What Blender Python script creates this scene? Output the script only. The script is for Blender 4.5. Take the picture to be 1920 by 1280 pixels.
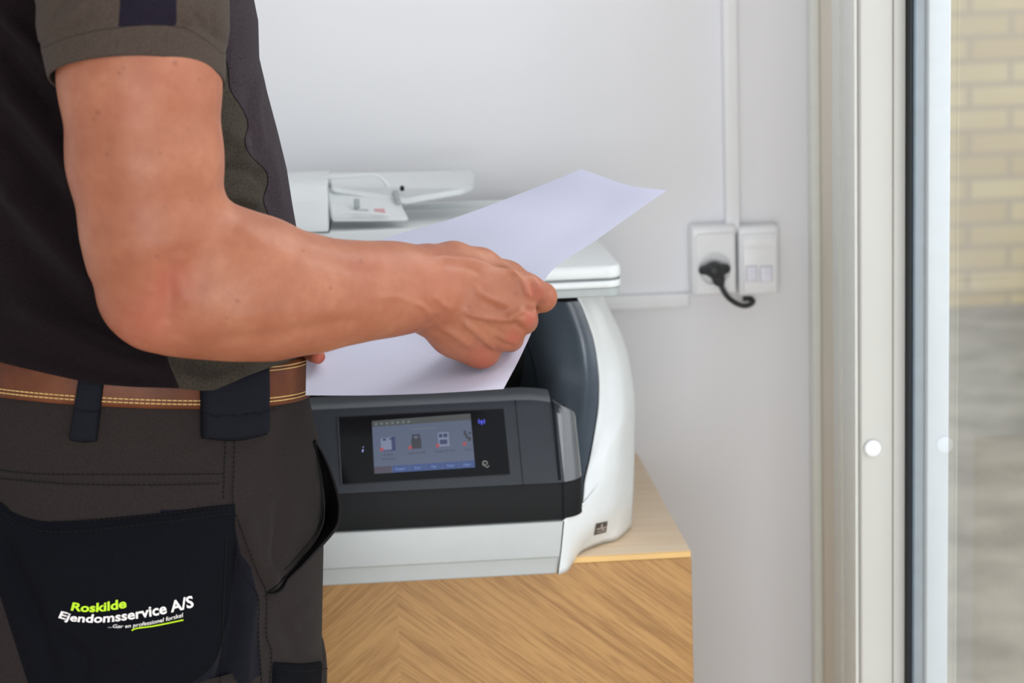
import bpy, bmesh, math
import numpy as np
from mathutils import Vector, Matrix
from mathutils.bvhtree import BVHTree
from math import radians as R, pi, sin, cos

for o in list(bpy.data.objects): bpy.data.objects.remove(o)
SC = bpy.context.scene
COL = SC.collection

# ------------------------------------------------------------------ camera
FPX = 3733.0
CAM = np.array([0.0, -2.233, 1.30])
def cam_axes(yaw, pitch, roll):
    cy, sy = cos(yaw), sin(yaw)
    fwd = np.array([-sy*cos(pitch), cy*cos(pitch), -sin(pitch)])
    right = np.array([cy, sy, 0.0]); up = np.cross(right, fwd)
    return right*cos(roll)+up*sin(roll), -right*sin(roll)+up*cos(roll), fwd
CR, CU, CF = cam_axes(R(-3.5), R(10.5), R(-2.0))
cd = bpy.data.cameras.new('camera'); co = bpy.data.objects.new('camera', cd); COL.objects.link(co)
cd.sensor_width = 36.0; cd.lens = 36.0*FPX/1920.0; cd.clip_start = 0.05
M = Matrix(((CR[0], CU[0], -CF[0], CAM[0]), (CR[1], CU[1], -CF[1], CAM[1]), (CR[2], CU[2], -CF[2], CAM[2]), (0, 0, 0, 1)))
co.matrix_world = M
cd.dof.use_dof = True; cd.dof.focus_distance = 1.57; cd.dof.aperture_fstop = 7.5
SC.camera = co

# ------------------------------------------------------------------ world, lights, exposure
w = bpy.data.worlds.new('overcast_sky'); SC.world = w; w.use_nodes = True
bg = w.node_tree.nodes['Background']; bg.inputs[0].default_value = (0.93, 0.96, 1.0, 1); bg.inputs[1].default_value = 0.74
def area(name, loc, rot, sx, sy, energy, color):
    l = bpy.data.lights.new(name, 'AREA'); l.shape = 'RECTANGLE'; l.size = sx; l.size_y = sy; l.energy = energy; l.color = color
    o = bpy.data.objects.new(name, l); COL.objects.link(o); o.location = loc; o.rotation_euler = rot
    return o
area('window_daylight', (1.25, -1.55, 1.75), (0, R(78), 0), 2.2, 2.2, 28, (0.97, 0.98, 1.0))
area('room_window_daylight', (0.35, -4.8, 0.8), (R(91), 0, R(3)), 3.2, 1.5, 112, (0.955, 0.975, 1.0))
area('outdoor_brick_fill', (3.2, 0.6, 5.0), (R(-28), 0, 0), 4.0, 3.0, 300, (1.0, 0.98, 0.95))  # added fill lamp that brightens the brick wall outside
SC.view_settings.view_transform = 'Standard'; SC.view_settings.look = 'None'
SC.view_settings.exposure = 0.0; SC.view_settings.gamma = 1.0; SC.view_settings.use_curve_mapping = False
SC.cycles.use_denoising = True
SC.cycles.max_bounces = 8

# ------------------------------------------------------------------ helpers: points
def ray(px, py): return CF + CR*(px-960)/FPX + CU*(640-py)/FPX
def P(px, py, Y):
    d = ray(px, py); return CAM + d*((Y-CAM[1])/d[1])
def PZ(px, py, Z):
    d = ray(px, py); return CAM + d*((Z-CAM[2])/d[2])
def proj(V):
    V = np.atleast_2d(V); d = V-CAM; z = d@CF
    return 960+FPX*(d@CR)/z, 640-FPX*(d@CU)/z, z
def ppm(p): return FPX/float(proj(p)[2][0])          # pixels per metre at a point

def lin(c):
    r = []
    for v in c[:3]:
        v = v/255.0
        r.append(v/12.92 if v <= 0.04045 else ((v+0.055)/1.055)**2.4)
    return (r[0], r[1], r[2], 1.0)

# ------------------------------------------------------------------ helpers: materials
class Mat:
    def __init__(s, name, col, rough=0.6, spec=0.5, metal=0.0, **kw):
        m = bpy.data.materials.new(name); m.use_nodes = True; s.m = m; s.n = m.node_tree.nodes; s.l = m.node_tree.links
        s.b = s.n['Principled BSDF']; s.b.inputs['Base Color'].default_value = lin(col)
        s.b.inputs['Roughness'].default_value = rough; s.b.inputs['Specular IOR Level'].default_value = spec
        s.b.inputs['Metallic'].default_value = metal
        for k, v in kw.items(): s.b.inputs[k.replace('_', ' ')].default_value = v
    def node(s, t, **kw):
        n = s.n.new(t)
        for k, v in kw.items(): setattr(n, k, v)
        return n
    def coord(s, scale=(1, 1, 1), rot=(0, 0, 0)):
        t = s.node('ShaderNodeTexCoord'); mp = s.node('ShaderNodeMapping')
        mp.inputs['Scale'].default_value = scale; mp.inputs['Rotation'].default_value = rot
        s.l.new(t.outputs['Object'], mp.inputs['Vector']); return mp.outputs[0]
    def noise(s, scale, detail=3, rough=0.5, vec=None):
        n = s.node('ShaderNodeTexNoise'); n.inputs['Scale'].default_value = scale; n.inputs['Detail'].default_value = detail
        n.inputs['Roughness'].default_value = rough
        s.l.new(vec if vec is not None else s.coord(), n.inputs['Vector']); return n.outputs['Fac']
    def math(s, op, a, b=0.0, c=None):
        n = s.node('ShaderNodeMath', operation=op)
        for i, v in enumerate((a, b, c)):
            if v is None: continue
            if isinstance(v, (int, float)): n.inputs[i].default_value = v
            else: s.l.new(v, n.inputs[i])
        return n.outputs[0]
    def ramp(s, fac, stops):
        n = s.node('ShaderNodeValToRGB'); e = n.color_ramp.elements
        while len(e) < len(stops): e.new(0.5)
        for i, (p, c) in enumerate(stops): e[i].position = p; e[i].color = lin(c)
        s.l.new(fac, n.inputs[0]); return n.outputs[0]
    def mix(s, fac, a, b, mode='MIX'):
        n = s.node('ShaderNodeMix', data_type='RGBA', blend_type=mode)
        for i, v in ((0, fac), (6, a), (7, b)):
            if isinstance(v, (int, float)): n.inputs[i].default_value = v
            elif isinstance(v, tuple): n.inputs[i].default_value = v
            else: s.l.new(v, n.inputs[i])
        return n.outputs[2]
    def attr(s, name):
        n = s.node('ShaderNodeAttribute'); n.attribute_name = name; return n.outputs['Fac']
    def color(s, c): s.l.new(c, s.b.inputs['Base Color']); return s
    def bump(s, h, strength=0.2, dist=0.001):
        n = s.node('ShaderNodeBump'); n.inputs['Strength'].default_value = strength; n.inputs['Distance'].default_value = dist
        s.l.new(h, n.inputs['Height']); s.l.new(n.outputs[0], s.b.inputs['Normal']); return s
def step(mt, v, edge=0.0, soft=0.4):      # smooth 0..1 as v passes edge
    n = mt.node('ShaderNodeMapRange'); n.inputs['From Min'].default_value = edge-soft; n.inputs['From Max'].default_value = edge+soft
    mt.l.new(v, n.inputs['Value']); return n.outputs[0]

def plain(name, col, rough=0.5, spec=0.5, bumpy=0.0, var=0.04, scale=60, **kw):
    m = Mat(name, col, rough, spec, **kw)
    f = m.noise(scale, 3)
    a = tuple(max(0, c*(1-var)) for c in col); b = tuple(min(255, c*(1+var)) for c in col)
    m.color(m.ramp(f, [(0.3, a), (0.7, b)]))
    if bumpy: m.bump(m.noise(scale*12, 2), bumpy, 0.0004)
    return m.m

# ------------------------------------------------------------------ helpers: meshes
def obj(name, V, F, mat=None, parent=None, smooth=True, label=None, auto=None):
    me = bpy.data.meshes.new(name)
    me.from_pydata([tuple(map(float, v)) for v in V], [], [tuple(map(int, f)) for f in F])
    me.validate(); me.update()
    o = bpy.data.objects.new(name, me); COL.objects.link(o)
    if mat: me.materials.append(mat)
    if smooth and len(me.polygons): me.polygons.foreach_set('use_smooth', np.ones(len(me.polygons), bool))
    if auto:
        bm = bmesh.new(); bm.from_mesh(me)
        for e in bm.edges:
            if len(e.link_faces) == 2 and e.calc_face_angle(0) > R(auto): e.smooth = False
        bm.to_mesh(me); bm.free()
    if parent is not None: o.parent = parent
    if label: o['label'] = label
    return o
def empty(name, loc, label, cat, group=None):
    # parts keep world coordinates in their meshes: the empty sits at the thing's base and its children cancel its offset
    o = bpy.data.objects.new(name, None); COL.objects.link(o); o.empty_display_size = 0.05
    o.location = [float(v) for v in loc]
    o['label'] = label; o['category'] = cat
    if group: o['group'] = group
    return o
def settle():
    bpy.context.view_layer.update()
    for o in bpy.data.objects:
        if o.parent is not None and o.parent.type == 'EMPTY': o.matrix_parent_inverse = o.parent.matrix_world.inverted()
def tag(o, label, cat, group=None, kind=None):
    if label: o['label'] = label
    if cat: o['category'] = cat
    if group: o['group'] = group
    if kind: o['kind'] = kind
    return o
def struct(o): o['kind'] = 'structure'; return o

class MB:
    def __init__(s): s.V = []; s.F = []
    def add(s, V, F):
        n = len(s.V); s.V += [tuple(v) for v in V]; s.F += [tuple(i+n for i in f) for f in F]; return s
    def box(s, x0, x1, y0, y1, z0, z1, bev=0.0, seg=3):
        bm = bmesh.new(); bmesh.ops.create_cube(bm, size=1)
        for v in bm.verts: v.co = Vector(((x0+x1)/2+v.co.x*(x1-x0), (y0+y1)/2+v.co.y*(y1-y0), (z0+z1)/2+v.co.z*(z1-z0)))
        if bev: bmesh.ops.bevel(bm, geom=list(bm.edges), offset=bev, segments=seg, profile=0.5, affect='EDGES')
        bm.verts.index_update()
        s.add([v.co[:] for v in bm.verts], [[v.index for v in f.verts] for f in bm.faces]); bm.free(); return s
    def prism(s, pts, ext, bev=0.0, seg=3):       # pts: closed polygon of 3-D points; ext: extrusion vector
        bm = bmesh.new(); vs = [bm.verts.new(p) for p in pts]; f = bm.faces.new(vs)
        r = bmesh.ops.extrude_face_region(bm, geom=[f])
        bmesh.ops.translate(bm, vec=Vector(ext), verts=[g for g in r['geom'] if isinstance(g, bmesh.types.BMVert)])
        bmesh.ops.recalc_face_normals(bm, faces=bm.faces)
        if bev: bmesh.ops.bevel(bm, geom=list(bm.edges), offset=bev, segments=seg, profile=0.5, affect='EDGES')
        bm.verts.index_update()
        s.add([v.co[:] for v in bm.verts], [[v.index for v in f.verts] for f in bm.faces]); bm.free(); return s
    def tube(s, pts, r, n=8, closed=False, cap=True):
        pts = [np.array(p, float) for p in pts]; N = len(pts)
        rs = r if hasattr(r, '__len__') else [r]*N
        base = len(s.V); prev = None
        for i, p in enumerate(pts):
            a = pts[(i-1) % N] if (closed or i > 0) else p; b = pts[(i+1) % N] if (closed or i < N-1) else p
            t = b-a; t /= (np.linalg.norm(t)+1e-12)
            if prev is None:
                u = np.cross(t, [0, 0, 1.0])
                if np.linalg.norm(u) < 1e-3: u = np.cross(t, [0, 1.0, 0])
            else: u = prev-t*(prev@t)
            u /= np.linalg.norm(u); prev = u; v = np.cross(t, u)
            for k in range(n):
                q = 2*pi*k/n; s.V.append(tuple(p+rs[i]*(u*cos(q)+v*sin(q))))
        for i in range(N if closed else N-1):
            j = (i+1) % N
            for k in range(n):
                k2 = (k+1) % n; s.F.append((base+i*n+k, base+j*n+k, base+j*n+k2, base+i*n+k2))
        if cap and not closed:
            s.F.append(tuple(base+k for k in range(n))[::-1]); s.F.append(tuple(base+(N-1)*n+k for k in range(n)))
        return s
    def lathe(s, c, axis, prof, n=40):            # prof: (radius, height along axis)
        c = np.array(c, float); a = np.array(axis, float); a /= np.linalg.norm(a)
        u = np.cross(a, [0, 0, 1.0])
        if np.linalg.norm(u) < 1e-3: u = np.array([1.0, 0, 0])
        u /= np.linalg.norm(u); v = np.cross(a, u); base = len(s.V)
        for r, h in prof:
            for k in range(n):
                q = 2*pi*k/n; s.V.append(tuple(c+a*h+r*(u*cos(q)+v*sin(q))))
        for i in range(len(prof)-1):
            for k in range(n):
                k2 = (k+1) % n; s.F.append((base+i*n+k, base+i*n+k2, base+(i+1)*n+k2, base+(i+1)*n+k))
        s.F.append(tuple(base+k for k in range(n))[::-1]); s.F.append(tuple(base+(len(prof)-1)*n+k for k in range(n)))
        return s
    def grid(s, G):
        G = np.asarray(G, float); n, m = G.shape[:2]; base = len(s.V)
        s.V += [tuple(v) for v in G.reshape(-1, 3)]
        for i in range(n-1):
            for j in range(m-1): s.F.append((base+i*m+j, base+i*m+j+1, base+(i+1)*m+j+1, base+(i+1)*m+j))
        return s
    def build(s, name, mat, parent=None, smooth=True, label=None, auto=35):
        return obj(name, s.V, s.F, mat, parent, smooth, label, auto)

def catmull(ctrl, n, axis=0):
    C = np.moveaxis(np.asarray(ctrl, float), axis, 0); K = len(C); out = []
    for t in np.linspace(0, K-1, n):
        i = min(int(t), K-2); f = t-i
        p0 = C[i-1] if i > 0 else 2*C[0]-C[1]; p1 = C[i]; p2 = C[i+1]; p3 = C[i+2] if i+2 < K else 2*C[K-1]-C[K-2]
        out.append(0.5*((2*p1)+(-p0+p2)*f+(2*p0-5*p1+4*p2-p3)*f*f+(-p0+3*p1-3*p2+p3)*f**3))
    return np.moveaxis(np.array(out), 0, axis)
def resample(pts, stepv):
    pts = np.asarray(pts, float); d = np.r_[0, np.cumsum(np.linalg.norm(np.diff(pts, axis=0), axis=1))]
    n = max(2, int(d[-1]/stepv)+1); t = np.linspace(0, d[-1], n)
    return np.stack([np.interp(t, d, pts[:, k]) for k in range(pts.shape[1])], 1)
def smoothline(pts, n=None): return catmull(pts, n or (len(pts)-1)*10+1)
def thicken(o, t, offset=0.0):
    m = o.modifiers.new('thickness', 'SOLIDIFY'); m.thickness = t; m.offset = offset; return o
def normals(V, F):
    me = bpy.data.meshes.new('tmp'); me.from_pydata([tuple(v) for v in V], [], [tuple(map(int, f)) for f in F]); me.update()
    N = np.zeros(len(V)*3); me.vertices.foreach_get('normal', N); bpy.data.meshes.remove(me); return N.reshape(-1, 3)
def stroke_displace(V, N, strokes, facing=True):
    """raise (amp>0) or groove (amp<0) the surface along pixel-drawn lines on the side turned to the viewer"""
    V = V.copy(); px, py, z = proj(V)
    vd = V-CAM; vd /= np.linalg.norm(vd, axis=1)[:, None]
    f = np.clip(-(N*vd).sum(1)*3, 0, 1) if facing else np.ones(len(V))
    D = np.zeros(len(V))
    for pts, amp, wid in strokes:
        q = smoothline(pts, max(2, (len(pts)-1)*5+1)) if len(pts) > 2 else np.array(pts, float)
        best = np.full(len(V), 1e9); tt = np.zeros(len(V)); L = len(q)-1
        lo = q.min(0)-4*wid; hi = q.max(0)+4*wid
        m = (px > lo[0]) & (px < hi[0]) & (py > lo[1]) & (py < hi[1])
        if not m.any(): continue
        x, y = px[m], py[m]; b = best[m]; t0 = tt[m]
        for i in range(L):
            a, c = q[i], q[i+1]; e = c-a; l2 = (e*e).sum()+1e-9
            t = np.clip(((x-a[0])*e[0]+(y-a[1])*e[1])/l2, 0, 1)
            d = (x-a[0]-t*e[0])**2+(y-a[1]-t*e[1])**2
            k = d < b; b = np.where(k, d, b); t0 = np.where(k, (i+t)/L, t0)
        fade = np.clip(np.minimum(t0, 1-t0)*6+0.15, 0, 1)
        D[m] += amp*np.exp(-b/(wid*wid))*fade
    return V+N*(D*f)[:, None]
def set_attr(o, name, val):
    a = o.data.attributes.new(name, 'FLOAT', 'POINT'); a.data.foreach_set('value', np.asarray(val, np.float32))
def polyx(pts, y):            # x of a polyline given y
    p = np.array(sorted(pts, key=lambda q: q[1]), float); return np.interp(y, p[:, 1], p[:, 0])
def bvh_of(*objs):
    V = []; F = []
    for o in objs:
        n = len(V); V += [v.co[:] for v in o.data.vertices]; F += [[i+n for i in p.vertices] for p in o.data.polygons]
    return BVHTree.FromPolygons(V, F)
def hit(bvh, px, py, off=0.0):
    d = Vector(ray(px, py)).normalized(); loc, nor, idx, dist = bvh.ray_cast(Vector(CAM), d)
    if loc is None: return None
    if nor.dot(d) > 0: nor = -nor
    return np.array(loc+nor*off)

# ------------------------------------------------------------------ helpers: signed distance bodies
class Field:
    def __init__(s, lo, hi, h):
        s.lo = np.array(lo, float); s.h = h; s.n = np.ceil((np.array(hi)-s.lo)/h).astype(int)+1
        s.D = np.full(s.n, 0.04, np.float32)
    def sub(s, lo, hi):
        a = np.clip(np.floor((lo-s.lo)/s.h).astype(int), 0, s.n-1); b = np.clip(np.ceil((hi-s.lo)/s.h).astype(int)+1, 1, s.n)
        sl = tuple(slice(i, j) for i, j in zip(a, b))
        g = np.meshgrid(*[s.lo[k]+s.h*np.arange(a[k], b[k], dtype=np.float32) for k in range(3)], indexing='ij', sparse=True)
        return sl, g
    def blend(s, sl, d, k):
        o = s.D[sl]
        if k > 0:
            hh = np.clip(0.5+0.5*(o-d)/k, 0, 1); s.D[sl] = o*(1-hh)+d*hh-k*hh*(1-hh)
        else: s.D[sl] = np.minimum(o, d)
    def cone(s, a, b, ra, rb, k=0.008, flat=None):
        """tapered capsule; flat=(unit axis, factor) squeezes it along that axis"""
        a = np.array(a, float); b = np.array(b, float); m = max(ra, rb)+k*1.5+0.004
        sl, (x, y, z) = s.sub(np.minimum(a, b)-m, np.maximum(a, b)+m)
        if min(i.stop-i.start for i in sl) <= 0: return
        e = b-a; l2 = float(e@e)+1e-12
        dx, dy, dz = x-a[0], y-a[1], z-a[2]
        t = np.clip((dx*e[0]+dy*e[1]+dz*e[2])/l2, 0, 1)
        rx, ry, rz = dx-t*e[0], dy-t*e[1], dz-t*e[2]
        if flat is not None:
            ax, f = flat; c = rx*ax[0]+ry*ax[1]+rz*ax[2]
            rr = np.sqrt(rx*rx+ry*ry+rz*rz+c*c*(1/f/f-1)); d = (rr-(ra+t*(rb-ra)))*(0.5+0.5*f)
        else: d = np.sqrt(rx*rx+ry*ry+rz*rz)-(ra+t*(rb-ra))
        s.blend(sl, d.astype(np.float32), k)
    def ell(s, c, r, k=0.01):
        c = np.array(c, float); r = np.array(r, float); m = r+k*1.5+0.004
        sl, (x, y, z) = s.sub(c-m, c+m)
        if min(i.stop-i.start for i in sl) <= 0: return
        q = np.sqrt(((x-c[0])/r[0])**2+((y-c[1])/r[1])**2+((z-c[2])/r[2])**2)
        q2 = np.sqrt(((x-c[0])/r[0]**2)**2+((y-c[1])/r[1]**2)**2+((z-c[2])/r[2]**2)**2)+1e-6
        s.blend(sl, (q*(q-1)/q2).astype(np.float32), k)
    def chain(s, pts, rs, k=0.008, flat=None):
        for i in range(len(pts)-1): s.cone(pts[i], pts[i+1], rs[i], rs[i+1], k, flat)
    def mesh(s):
        D = s.D; D[0], D[-1] = 0.04, 0.04; D[:, 0], D[:, -1] = 0.04, 0.04; D[:, :, 0], D[:, :, -1] = 0.04, 0.04
        I = D < 0
        n = s.n; c = np.zeros(n-1, np.int8)
        for i in (0, 1):
            for j in (0, 1):
                for k in (0, 1): c += I[i:n[0]-1+i, j:n[1]-1+j, k:n[2]-1+k]
        cells = np.argwhere((c > 0) & (c < 8)); idx = np.full(n-1, -1, np.int32); idx[tuple(cells.T)] = np.arange(len(cells))
        acc = np.zeros((len(cells), 3)); cnt = np.zeros(len(cells))
        cor = [(i, j, k) for i in (0, 1) for j in (0, 1) for k in (0, 1)]
        val = {q: D[tuple((cells+q).T)] for q in cor}
        for p in cor:
            for ax in range(3):
                if p[ax] == 0:
                    q = list(p); q[ax] = 1; q = tuple(q); a, b = val[p], val[q]; m = (a < 0) != (b < 0)
                    t = np.where(m, a/(a-b+1e-12), 0)
                    pos = np.tile(np.array(p, float), (len(cells), 1)); pos[:, ax] += t
                    acc[m] += pos[m]; cnt[m] += 1
        V = s.lo+s.h*(cells+acc/cnt[:, None]); F = []
        for ax in range(3):
            u, v = (ax+1) % 3, (ax+2) % 3
            sa = [slice(None)]*3; sb = [slice(None)]*3; sa[ax] = slice(0, -1); sb[ax] = slice(1, None)
            A, B = I[tuple(sa)], I[tuple(sb)]
            for flip in (False, True):
                e = np.argwhere((A & ~B) if not flip else (~A & B))
                e = e[(e[:, u] > 0) & (e[:, v] > 0) & (e[:, u] < n[u]-1) & (e[:, v] < n[v]-1)]
                du = np.zeros(3, int); du[u] = 1; dv = np.zeros(3, int); dv[v] = 1
                q = [idx[tuple((e-o).T)] for o in (du+dv, dv, 0*du, du)]
                f = np.stack(q, 1); F.append(f[:, ::-1] if flip else f)
        return V, np.concatenate(F)
def relax(V, F, it=1, lam=0.5):
    E = np.concatenate([F[:, [i, (i+1) % 4]] for i in range(4)]); E = np.concatenate([E, E[:, ::-1]])
    for _ in range(it):
        A = np.stack([np.bincount(E[:, 0], V[E[:, 1], k], len(V)) for k in range(3)], 1); n = np.bincount(E[:, 0], minlength=len(V))[:, None]
        V = V*(1-lam)+lam*A/np.maximum(n, 1)
    return V

# ================================================================== materials
wall_m = Mat('white_painted_wall', (226, 225, 224), 0.75, 0.3)
f = wall_m.noise(3.0, 4); wall_m.color(wall_m.ramp(f, [(0.3, (236, 236, 239)), (0.7, (239, 239, 242))]))
wall_m.bump(wall_m.noise(260, 3), 0.12, 0.0006); WALL = wall_m.m
WHITE = plain('white_plastic', (241, 242, 244), 0.35, 0.5, 0.03, 0.008)
TRUNK = plain('white_trunking_plastic', (241, 242, 244), 0.4, 0.4, 0, 0.006)
LACQ = plain('cream_lacquered_wood', (205, 204, 198), 0.45, 0.4, 0.05, 0.01, 8)
TRIMW = plain('pale_painted_trim', (232, 234, 228), 0.4, 0.4, 0, 0.01)
ALU = plain('white_powder_coated_aluminium', (214, 221, 230), 0.35, 0.5, 0, 0.01)
SPACER = plain('grey_blue_spacer', (150, 165, 180), 0.4, 0.5, 0, 0.03)
RUBBER = plain('black_rubber', (22, 26, 32), 0.6, 0.4, 0.05, 0.05)
gl = bpy.data.materials.new('clear_window_glass'); gl.use_nodes = True; nt = gl.node_tree; nt.nodes.clear()
out = nt.nodes.new('ShaderNodeOutputMaterial'); tr = nt.nodes.new('ShaderNodeBsdfTransparent'); gs = nt.nodes.new('ShaderNodeBsdfGlossy')
gs.inputs['Roughness'].default_value = 0.015; tr.inputs[0].default_value = (0.93, 0.96, 0.95, 1)
lw = nt.nodes.new('ShaderNodeLayerWeight'); lw.inputs[0].default_value = 0.5
p5 = nt.nodes.new('ShaderNodeMath'); p5.operation = 'POWER'; p5.inputs[1].default_value = 5; nt.links.new(lw.outputs['Facing'], p5.inputs[0])
ma = nt.nodes.new('ShaderNodeMath'); ma.operation = 'MULTIPLY_ADD'; ma.inputs[1].default_value = 1.6; ma.inputs[2].default_value = 0.06; ma.use_clamp = True
nt.links.new(p5.outputs[0], ma.inputs[0]); mx = nt.nodes.new('ShaderNodeMixShader')
nt.links.new(ma.outputs[0], mx.inputs[0]); nt.links.new(tr.outputs[0], mx.inputs[1]); nt.links.new(gs.outputs[0], mx.inputs[2]); nt.links.new(mx.outputs[0], out.inputs[0])
GLASS = gl

def brick_mat():
    m = Mat('yellow_brick', (205, 190, 150), 0.9, 0.2)
    t = m.node('ShaderNodeTexCoord'); mp = m.node('ShaderNodeMapping'); mp.inputs['Rotation'].default_value = (R(-90), 0, 0)
    m.l.new(t.outputs['Object'], mp.inputs[0]); b = m.node('ShaderNodeTexBrick'); m.l.new(mp.outputs[0], b.inputs['Vector'])
    b.inputs['Scale'].default_value = 1; b.inputs['Brick Width'].default_value = 0.24; b.inputs['Row Height'].default_value = 0.067
    b.inputs['Mortar Size'].default_value = 0.008; b.inputs['Color1'].default_value = lin((232, 219, 178)); b.inputs['Color2'].default_value = lin((214, 198, 160))
    b.inputs['Mortar'].default_value = lin((190, 180, 160)); b.inputs['Bias'].default_value = -0.1
    n = m.noise(9, 4); m.color(m.mix(m.math('MULTIPLY', n, 0.5), b.outputs[0], lin((206, 176, 142)))); return m.m
BRICK = brick_mat()
PAVE = plain('grey_paving', (150, 148, 142), 0.9, 0.2, 0.2, 0.12, 7)
FLOORM = Mat('oak_floor', (176, 140, 100), 0.45, 0.4)
fv = FLOORM.coord((1.2, 9, 1)); FLOORM.color(FLOORM.ramp(FLOORM.noise(4, 5, 0.6, fv), [(0.3, (212, 198, 182)), (0.7, (228, 216, 202))])); FLOORM = FLOORM.m

# light oak veneer with straight grain (table top)
def top_mat():
    m = Mat('light_oak_veneer', (222, 196, 165), 0.38, 0.45)
    a = m.noise(6, 4, 0.6, m.coord((1.0, 22, 22))); b = m.noise(60, 3, 0.5, m.coord((0.5, 12, 12)))
    c = m.ramp(a, [(0.25, (236, 206, 172)), (0.5, (246, 221, 190)), (0.75, (250, 230, 203))])
    m.color(m.mix(m.math('MULTIPLY', b, 0.25), c, lin((212, 180, 146)))); m.bump(b, 0.08, 0.0003); return m.m
OAKTOP = top_mat()
OAKEDGE = plain('oak_edge_band', (226, 184, 118), 0.4, 0.4, 0.05, 0.04, 20)
def chevron_mat(xs):
    m = Mat('chevron_oak_veneer', (176, 134, 80), 0.42, 0.4)
    t = m.node('ShaderNodeTexCoord'); sp = m.node('ShaderNodeSeparateXYZ'); m.l.new(t.outputs['Object'], sp.inputs[0])
    u = m.math('ABSOLUTE', m.math('SUBTRACT', sp.outputs[0], xs)); z = sp.outputs[2]
    th = R(39)
    al = m.math('SUBTRACT', m.math('MULTIPLY', u, cos(th)), m.math('MULTIPLY', z, sin(th)))
    ac = m.math('ADD', m.math('MULTIPLY', u, sin(th)), m.math('MULTIPLY', z, cos(th)))
    def nz(sa, sc, det):
        c = m.node('ShaderNodeCombineXYZ'); m.l.new(m.math('MULTIPLY', al, sa), c.inputs[0]); m.l.new(m.math('MULTIPLY', ac, sc), c.inputs[1])
        side = m.math('GREATER_THAN', sp.outputs[0], xs); m.l.new(m.math('MULTIPLY', side, 7.3), c.inputs[2])
        return m.noise(1.0, det, 0.6, c.outputs[0])
    a = nz(6, 240, 4); b = nz(2.5, 50, 3); d = nz(24, 620, 2)
    c0 = m.ramp(a, [(0.34, (132, 90, 45)), (0.47, (169, 125, 74)), (0.65, (184, 141, 88))])
    c1 = m.mix(m.math('MULTIPLY', b, 0.55), c0, lin((196, 150, 92)))
    c2 = m.mix(m.math('MULTIPLY', step(m, d, 0.57, 0.05), 0.5), c1, lin((132, 92, 50)))
    m.color(c2); m.bump(a, 0.12, 0.0003); return m.m

PWHITE = plain('printer_white_shell', (222, 225, 226), 0.32, 0.5, 0.02, 0.006)
PLIGHT = plain('printer_light_grey_tray', (184, 187, 186), 0.42, 0.45, 0.05, 0.008)
PLID = plain('printer_lid_white', (224, 228, 229), 0.38, 0.5, 0.03, 0.006)
PGREY = plain('printer_scanner_grey', (172, 178, 178), 0.5, 0.4, 0.04, 0.02)
PDARK = plain('printer_charcoal_body', (22, 23, 25), 0.6, 0.2, 0.08, 0.03)
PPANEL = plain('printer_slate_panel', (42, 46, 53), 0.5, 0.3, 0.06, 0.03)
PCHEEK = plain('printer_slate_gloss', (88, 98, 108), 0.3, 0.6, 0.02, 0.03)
PTOPLIGHT = plain('printer_painted_toplight', (84, 87, 92), 0.4, 0.5, 0.04, 0.02)  # paler slate for upward panel faces: light from above put into the colour
SEAM = plain('dark_seam', (18, 19, 21), 0.7, 0.2)
GLOSSB = plain('black_glossy_bezel', (11, 12, 16), 0.10, 0.25, 0, 0.03)
PAPER = Mat('white_copier_paper', (236, 236, 248), 0.85, 0.2); PAPER.b.inputs['Transmission Weight'].default_value = 0.0
PAPER.color(PAPER.ramp(PAPER.noise(700, 2), [(0.3, (208, 210, 230)), (0.7, (213, 214, 235))])); PAPER = PAPER.m
def emit(name, col, e=1.0):
    m = bpy.data.materials.new(name); m.use_nodes = True; n = m.node_tree.nodes; b = n['Principled BSDF']
    b.inputs['Base Color'].default_value = (0.01, 0.01, 0.01, 1); b.inputs['Emission Color'].default_value = lin(col); b.inputs['Emission Strength'].default_value = e
    b.inputs['Roughness'].default_value = 0.25; return m

# ================================================================== the setting
zf = float(P(1850, 572, 3.4)[2])
struct(MB().box(-2.2, 0.490, 0, 0.12, 0, 2.6).build('wall_back', WALL, smooth=False))
struct(MB().box(-2.2, 0.522, -5.2, 0.12, -0.06, 0).build('floor', FLOORM, smooth=False))
wr = MB().box(0.490, 0.522, -0.40, 0.12, 0, 2.6).box(0.490, 0.522, -2.30, -0.40, 2.25, 2.6)
WALLR = plain('cream_painted_reveal', (232, 224, 210), 0.7, 0.3, 0.03, 0.01, 6)
struct(wr.build('wall_right', WALLR, smooth=False))
struct(MB().box(0.4795, 0.4898, -0.022, -0.0005, 0, 2.6, 0.002).build('trim_1', TRIMW))
struct(MB().box(0.478, 0.4898, -0.165, -0.13, 0, 2.6, 0.003).build('trim_2', TRIMW))
win = bpy.data.objects.new('window_1', None); COL.objects.link(win); win.location = (0.47, -1.4, 0); struct(win)
MB().box(0.431, 0.462, -0.450, -0.395, 0.002, 2.3, 0.0025).box(0.462, 0.4732, -0.4515, -0.395, 0.002, 2.3, 0.0015).build('window_jamb', LACQ, win)
MB().box(0.4275, 0.4308, -0.444, -0.395, 0.002, 2.3, 0.001).build('jamb_bead', TRIMW, win)
cc = P(1636, 840, -0.4515)
MB().lathe(cc, (0, -1, 0), [(0.0081, 0), (0.0081, 0.0012), (0.0070, 0.0026), (0.004, 0.0034), (0.001, 0.0036)], 32).build('plug_cap', WHITE, win, label='round white cover cap')
MB().box(0.4733, 0.4762, -0.462, -0.40, 0.03, 2.24, 0.0006).build('gasket', RUBBER, win, label='black rubber gasket')
V = [(0.4764, -2.28, 0.05), (0.4764, -0.462, 0.05), (0.4764, -0.462, 2.22), (0.4764, -2.28, 2.22)]
obj('glass_pane', V, [(0, 1, 2, 3)], GLASS, win, False)
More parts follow.
